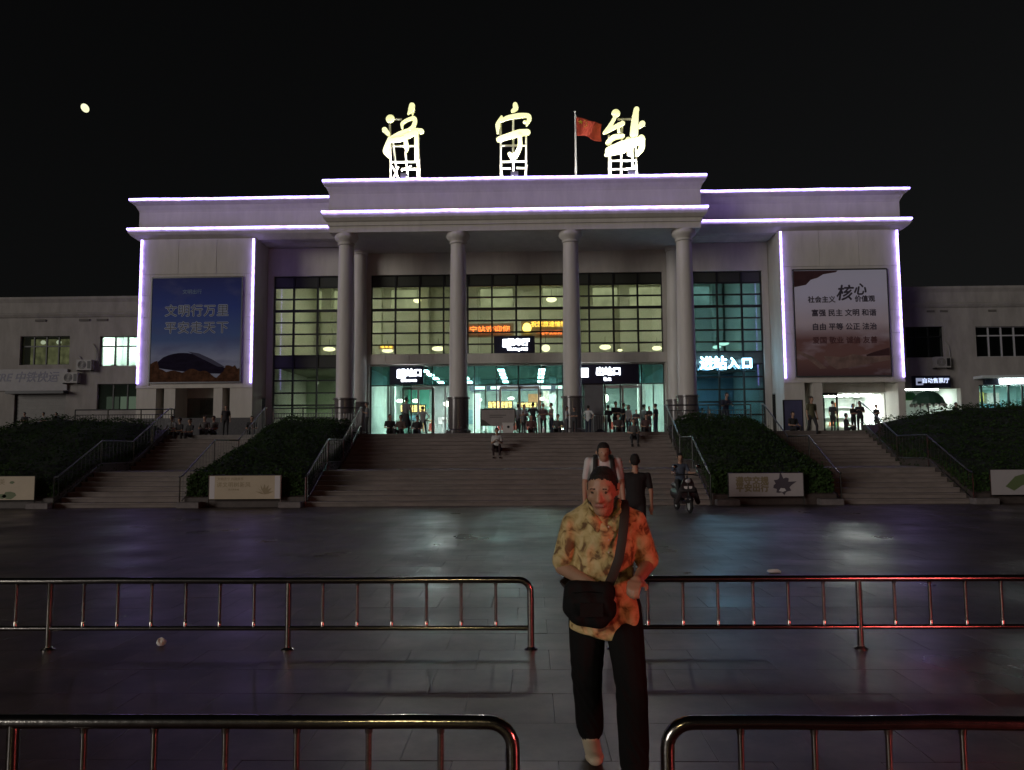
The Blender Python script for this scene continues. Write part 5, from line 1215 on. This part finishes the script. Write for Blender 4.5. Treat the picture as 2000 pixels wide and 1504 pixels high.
c_ = m.build('collar', SHIRTM, man, True); mo_ = c_.modifiers.new('t', 'SOLIDIFY'); mo_.thickness = .010; mo_.offset = 0
# bag with strap, hung across the body
bag = thing('shoulder_bag', 'black crossbody bag hanging at the walking man\'s hip', 'bag', (MX, MY, 0))
bm_ = skin_union('bag_body', [((-.185, -.235, .91), (-.185, -.235, 1.0), .060, .052, 1, 1, 0), ((-.015, -.25, .90), (-.015, -.25, 1.0), .060, .055, 1, 1, 0), ((-.16, -.24, .875), (-.04, -.25, .87), .056, .056, 1, 1.05, 0), ((-.16, -.235, 1.01), (-.04, -.245, 1.015), .046, .046, 1, 1, 0), ((-.15, -.24, .94), (-.05, -.25, .94), .082, .085, 1, 1, 0)], .010, [mat('bag_black', (.008, .008, .0085), .85, bump=.4, bscale=22, spec=.2)], 4)
for v in bm_.vertices: v.co.y += .006*math.sin(v.co.x*60+v.co.z*25); v.co.z += .006*math.sin(v.co.x*24)
link('bag_body', bm_, bag)
MB().box(-.155, -.035, -.336, -.322, .885, .955).build('front_pocket', MATS['bag_black'], bag)
MB().tube([(-.185, -.293, 1.0), (-.10, -.304, 1.008), (-.02, -.305, 1.0)], .003, 6).build('zip', STEEL, bag)
m = MB(); sp_ = [(.0, -.235, 1.02), (.035, -.195, 1.08), (.068, -.178, 1.16), (.088, -.172, 1.26), (.105, -.142, 1.36), (.118, -.085, 1.43), (.12, .0, 1.462), (.10, .09, 1.40), (.0, .165, 1.22), (-.14, .12, 1.05), (-.235, -.05, 1.0), (-.205, -.20, 1.0)]
m.tube(sp_, .026, 8, 1, .18, ref=(1, 0, 0)); m.build('strap', mat('strap_brown', (.025, .016, .012), .7), bag, True)

# ------------------------------------------------------------------ electric scooter with rider
a = at(1335, 998, 21.4); sc = thing('electric_scooter', 'dark electric scooter at the foot of the central stairs, ridden by a person', 'scooter', (a.x, 21.4, 0), .10)
SCB = mat('scooter_black', (.02, .018, .02), .35); TYR = mat('tyre', (.012, .012, .012), .8)
def torus(mb, c, R, r, n=24, k=8): mb.tube([(c[0], c[1]+R*math.cos(2*math.pi*i/n), c[2]+R*math.sin(2*math.pi*i/n)) for i in range(n+1)], r, k, caps=False)
for yy in (-.58, .62):
    m = MB(); torus(m, (0, yy, .21), .165, .045); wq = m.build('wheel', TYR, sc, True); MB().tube([(-.03, yy, .21), (.03, yy, .21)], .12, 16).build('rim', ALU, wq, True)
m = MB(); m.prism([(-.17, .40), (.17, .40), (.20, .55), (.17, .80), (.10, .93), (-.10, .93), (-.17, .80), (-.20, .55)], -.46, -.38); m.build('front_shield', SCB, sc)
m = MB(); m.box(-.15, .15, -.40, .25, .24, .32); m.build('footboard', SCB, sc)
bm_ = skin_union('seat_body', [((0, .25, .42), (0, .75, .48), .14, .15, 1, 1.2, 0), ((0, .2, .66), (0, .72, .70), .10, .11, 1.2, .7, 0), ((0, -.58, .42), (0, -.60, .36), .07, .10, 1, 1.6, 0)], .02, [SCB], 4); link('seat_body', bm_, sc)
MB().tube([(0, -.58, .22), (0, -.46, .70), (0, -.40, 1.0)], .025, 8).build('steering_column', DARKM, sc, True)
MB().tube([(-.33, -.34, 1.0), (-.15, -.40, 1.03), (.15, -.40, 1.03), (.33, -.34, 1.0)], .016, 8).build('handlebar', DARKM, sc, True)
m = MB(); m.ball((0, -.49, .86), (.085, .04, .06)); m.build('headlight', mat('headlight_off', (.5, .5, .52), .1, .3), sc, True)
MB().box(-.11, .11, -.475, -.465, .62, .72).build('number_plate', mat('plate_white', (.72, .70, .70), .5), sc)
for s in (-1, 1):
    q = MB().tube([(s*.24, -.38, 1.02), (s*.30, -.40, 1.22)], .007, 6); mr_ = q.build('mirror', DARKM, sc, True); MB().ball((s*.32, -.40, 1.25), (.065, .015, .045)).build('mirror_glass', STEEL, mr_, True)
m = MB(); m.box(-.36, .36, -.50, -.47, .40, .41); 
rid = person(1335, 21.4, -.16, 1.66, (.07, .09, .13), D_, 'person in a grey blue shirt riding the electric scooter', .10, 'ride', 'bars', X=a.x, dy=.36, voxel=.016)
rid.location.z = -.06
# wind guard of the scooter
bm_ = skin_union('leg_guard', [((-.30, -.36, .28), (-.16, -.44, .62), .07, .09, 1, .5, 0), ((.30, -.36, .28), (.16, -.44, .62), .07, .09, 1, .5, 0), ((-.14, -.45, .6), (.14, -.45, .6), .11, .11, 1, .45, 0)], .018, [mat('guard_quilt', (.025, .022, .024), .8)], 4); link('leg_guard', bm_, sc)

# ================================================================== THINGS ON THE TERRACE
a, c = at(940, 832, 35.0), at(1005, 800, 35.0)
o = thing('notice_board', 'pale grey notice board on legs in front of the entrance', 'notice board', ((a.x+c.x)/2, 35.0, P)); wd = (c.x-a.x)/2; z0, z1 = a.z-P, c.z-P
MB().box(-wd, wd, 0, .05, z0, z1).build('panel', mat('notice_grey', (.30, .27, .26), .6, noise=.15, nscale=3), o); f = MB(); f.box(-wd-.04, -wd, -.01, .06, 0, z1+.04); f.box(wd, wd+.04, -.01, .06, 0, z1+.04); f.box(-wd, wd, -.01, .06, z1, z1+.04); f.build('frame', DARKM, o)
for zz, l_ in ((.62, 1.0), (.50, .8)): MB().box(-wd*.5, -wd*.5+l_*wd, -.006, -.001, z0+(z1-z0)*zz, z0+(z1-z0)*zz+.05).build('text_line', mat('notice_text', (.16, .14, .14), .6), o)
MB().prism([(-wd, z0), (-wd*.4, z0), (-wd*.8, z0+.25), (-wd, z0+.3)], -.005, -.001).build('corner_print', mat('notice_corner', (.08, .08, .07), .6), o)
a = at(992, 845, 34.4); o = thing('white_box', 'white box with a dark round opening right below the notice board', 'box', (a.x, 34.4, P)); MB().box(-.24, .24, 0, .4, 0, .48).build('case', mat('box_white', (.62, .60, .58), .5), o); MB().lathe([(.06, 0), (.06, .01)], (0, 0, 0), 14).build('opening', BLACKP, o).matrix_basis = Matrix.Translation((.02, -.001, .33)) @ Matrix.Rotation(R_(90), 4, 'X'); MB().box(-.26, .26, -.02, .42, .48, .52).build('lid', ALU, o)
a, c = at(1160, 845, 39.2), at(1185, 812, 39.2)
o = thing('gate_barrier', 'small pale steel gate barrier between the waiting people', 'barrier', ((a.x+c.x)/2, 39.2, P)); wd = (c.x-a.x)/2
MB().tube([(-wd, 0, 0), (-wd, 0, 1.0), (wd, 0, 1.0), (wd, 0, 0)], .025, 8).build('frame', ALU, o, True)
for k in range(1, 6): MB().tube([(-wd+2*wd*k/6, 0, .12), (-wd+2*wd*k/6, 0, 1.0)], .012, 6).build('bar', ALU, o, True)
MB().box(-wd, wd, -.02, .02, .1, .14).build('bottom_bar', ALU, o)
a = at(1172, 840, 38.6); m = skin_union('bag', [((-.15, 0, .12), (.15, 0, .12), .13, .13, 1, .8, 0), ((-.08, 0, .25), (.08, 0, .25), .06, .06, 1, 1, 0)], .03, [D_ and cloth((.03, .03, .035))], 3); o = link('duffel_bag', m, None, None, (a.x, 38.6, P)); tag(o, 'dark duffel bag lying before the small gate barrier', 'bag')
a = at(1061, 846, 33.0); o = thing('plastic_bottle', 'bright plastic bottle standing on the stair edge below the waiting group', 'bottle', (a.x, 32.0, P)); MB().lathe([(.05, 0), (.055, .02), (.055, .16), (.02, .22), (.02, .25)], (0, 0, 0), 12).build('bottle', mat('bottle_white', (.8, .8, .8), .2), o, True); MB().lathe([(.022, .25), (.022, .275)], (0, 0, 0), 10).build('cap', mat('cap_red', (.5, .05, .05), .5), o)
a, c = at(1533, 838, 35.5), at(1566, 782, 35.5)
o = thing('display_stand', 'blue display board standing left of the kiosk', 'display board', ((a.x+c.x)/2, 35.5, P)); wd = (c.x-a.x)/2; z1 = c.z-P
MB().box(-wd, wd, 0, .06, .1, z1).build('panel', mat('stand_blue', (.075, .075, .15), .5, noise=.2, nscale=2), o); f = MB(); f.box(-wd-.04, -wd, -.02, .08, 0, z1+.03); f.box(wd, wd+.04, -.02, .08, 0, z1+.03); f.box(-wd, wd, -.02, .08, z1, z1+.03); f.build('frame', DARKM, o); MB().box(-wd-.1, wd+.1, -.25, .3, 0, .05).build('base', DARKM, o)
# dark market umbrella behind the right hedge
a, c = at(1782, 793, 40.2), at(1842, 763, 40.2)
o = thing('market_umbrella', 'dark green domed stall canopy behind the right hedge under the navy sign', 'umbrella', ((a.x+c.x)/2, 40.2, P)); wd = (c.x-a.x)/2; zt, zb = c.z-P, a.z-P+.1
MB().lathe([(wd, zb), (wd*.97, zb+.06), (wd*.85, zb+(zt-zb)*.45), (wd*.6, zb+(zt-zb)*.78), (wd*.3, zb+(zt-zb)*.95), (.02, zt)], (0, 0, 0), 16).build('canopy', mat('umbrella_green', (.015, .06, .03), .7), o); MB().tube([(0, 0, 0), (0, 0, zb+.1)], .03, 8).build('pole', DARKM, o, True)
m = MB()
for k in range(16): q = 2*math.pi*k/16; m.box(wd*math.cos(q)-.05, wd*math.cos(q)+.05, wd*math.sin(q)-.01, wd*math.sin(q)+.01, zb-.14, zb)
m.build('valance', mat('valance_pale', (.35, .33, .30), .7), o)
a, c = at(1752, 782, 41.0), at(1789, 766, 41.0)
o = thing('green_awning', 'small bright green awning lit by the kiosk', 'awning', ((a.x+c.x)/2, 41.0, P)); wd = (c.x-a.x)/2; z0 = a.z-P; z1 = c.z-P
m = MB(); m.v += [(-wd, -.5, z0), (wd, -.5, z0), (wd, .3, z1), (-wd, .3, z1), (-wd, -.5, z0-.03), (wd, -.5, z0-.03), (wd, .3, z1-.03), (-wd, .3, z1-.03)]
for q in ((0, 1, 2, 3), (7, 6, 5, 4), (0, 4, 5, 1), (1, 5, 6, 2), (2, 6, 7, 3), (3, 7, 4, 0)): m.f.append(q); m.m.append(0)
m.build('fabric', mat('awning_green', (.12, .62, .12), .6), o); MB().tube([(-wd+.03, -.48, 0), (-wd+.03, -.48, z0)], .015, 6).build('post', DARKM, o); MB().tube([(wd-.03, -.48, 0), (wd-.03, -.48, z0)], .015, 6).build('post', DARKM, o)

# ================================================================== MOON
mp_ = at(166, 211, 1800); m = MB().ball((0, 0, 0), (8.6, 8.6, 11.6), 28, 18)
mo = m.build('moon', None or emit('moonlight', (1, 1, .62), 1.15, .22, .09), None, True); mo.location = mp_; mo.rotation_euler = (0, R_(-34), 0); tag(mo, 'small yellow gibbous moon in the black sky at the upper left', 'moon')

# ================================================================== STREET LIGHTS BEHIND THE CAMERA (unseen, guessed from the red and amber light)
def street_lamp(x, y, h, col, power, lab, size=.35):
    o = thing('street_lamp', lab, 'street lamp', (x, y, 0)); MB().tube([(0, 0, 0), (0, 0, h*.6), (0, 0, h), (0, .5, h+.25), (0, 1.0, h+.3)], (.09, .075, .06, .05, .04), 10).build('pole', DARKM, o, True)
    MB().box(-.16, .16, .95, 1.65, h+.24, h+.36).build('lamp_head', ALU, o); MB().box(-.13, .13, 1.0, 1.6, h+.215, h+.238).build('lens', emit('lens_'+lab[:6], col, 20), o)
    L = bpy.data.lights.new('street_lamp_light', 'POINT'); L.energy = power; L.color = col; L.shadow_soft_size = size; lo = bpy.data.objects.new('street_lamp_light', L); COL.objects.link(lo); lo.parent = o; lo.location = (0, 1.3, h+.1)
street_lamp(-1.6, -9.5, 5.2, (1, .80, .40), 390, 'amber street lamp on the road behind the viewer')
def neon(x, y, z, wd, h, col, power, lab, aim):
    o = thing('neon_sign', lab, 'sign', (x, y, 0), aim); MB().box(-wd, wd, -.12, 0, z, z+h).build('sign_box', SGN, o)
    for k in range(3): MB().box(-wd+.1, wd-.1, .001, .03, z+h*(k+.2)/3, z+h*(k+.75)/3).build('tube_row', emit('neon_red', col, 9), o)
    for s in (-1, 1): MB().tube([(s*wd*.8, -.06, 0), (s*wd*.8, -.06, z)], .05, 8).build('post', DARKM, o, True)
    L = bpy.data.lights.new('neon_sign_light', 'AREA'); L.shape = 'RECTANGLE'; L.size = wd*2; L.size_y = h; L.energy = power; L.color = col; lo = bpy.data.objects.new('neon_sign_light', L); COL.objects.link(lo); lo.parent = o; lo.location = (0, .08, z+h/2); lo.rotation_euler = (R_(90), 0, 0)
neon(7.0, .3, 1.1, .8, .8, (1, .13, .12), 125, 'red neon shop sign beside the plaza, right of the viewer', R_(55))
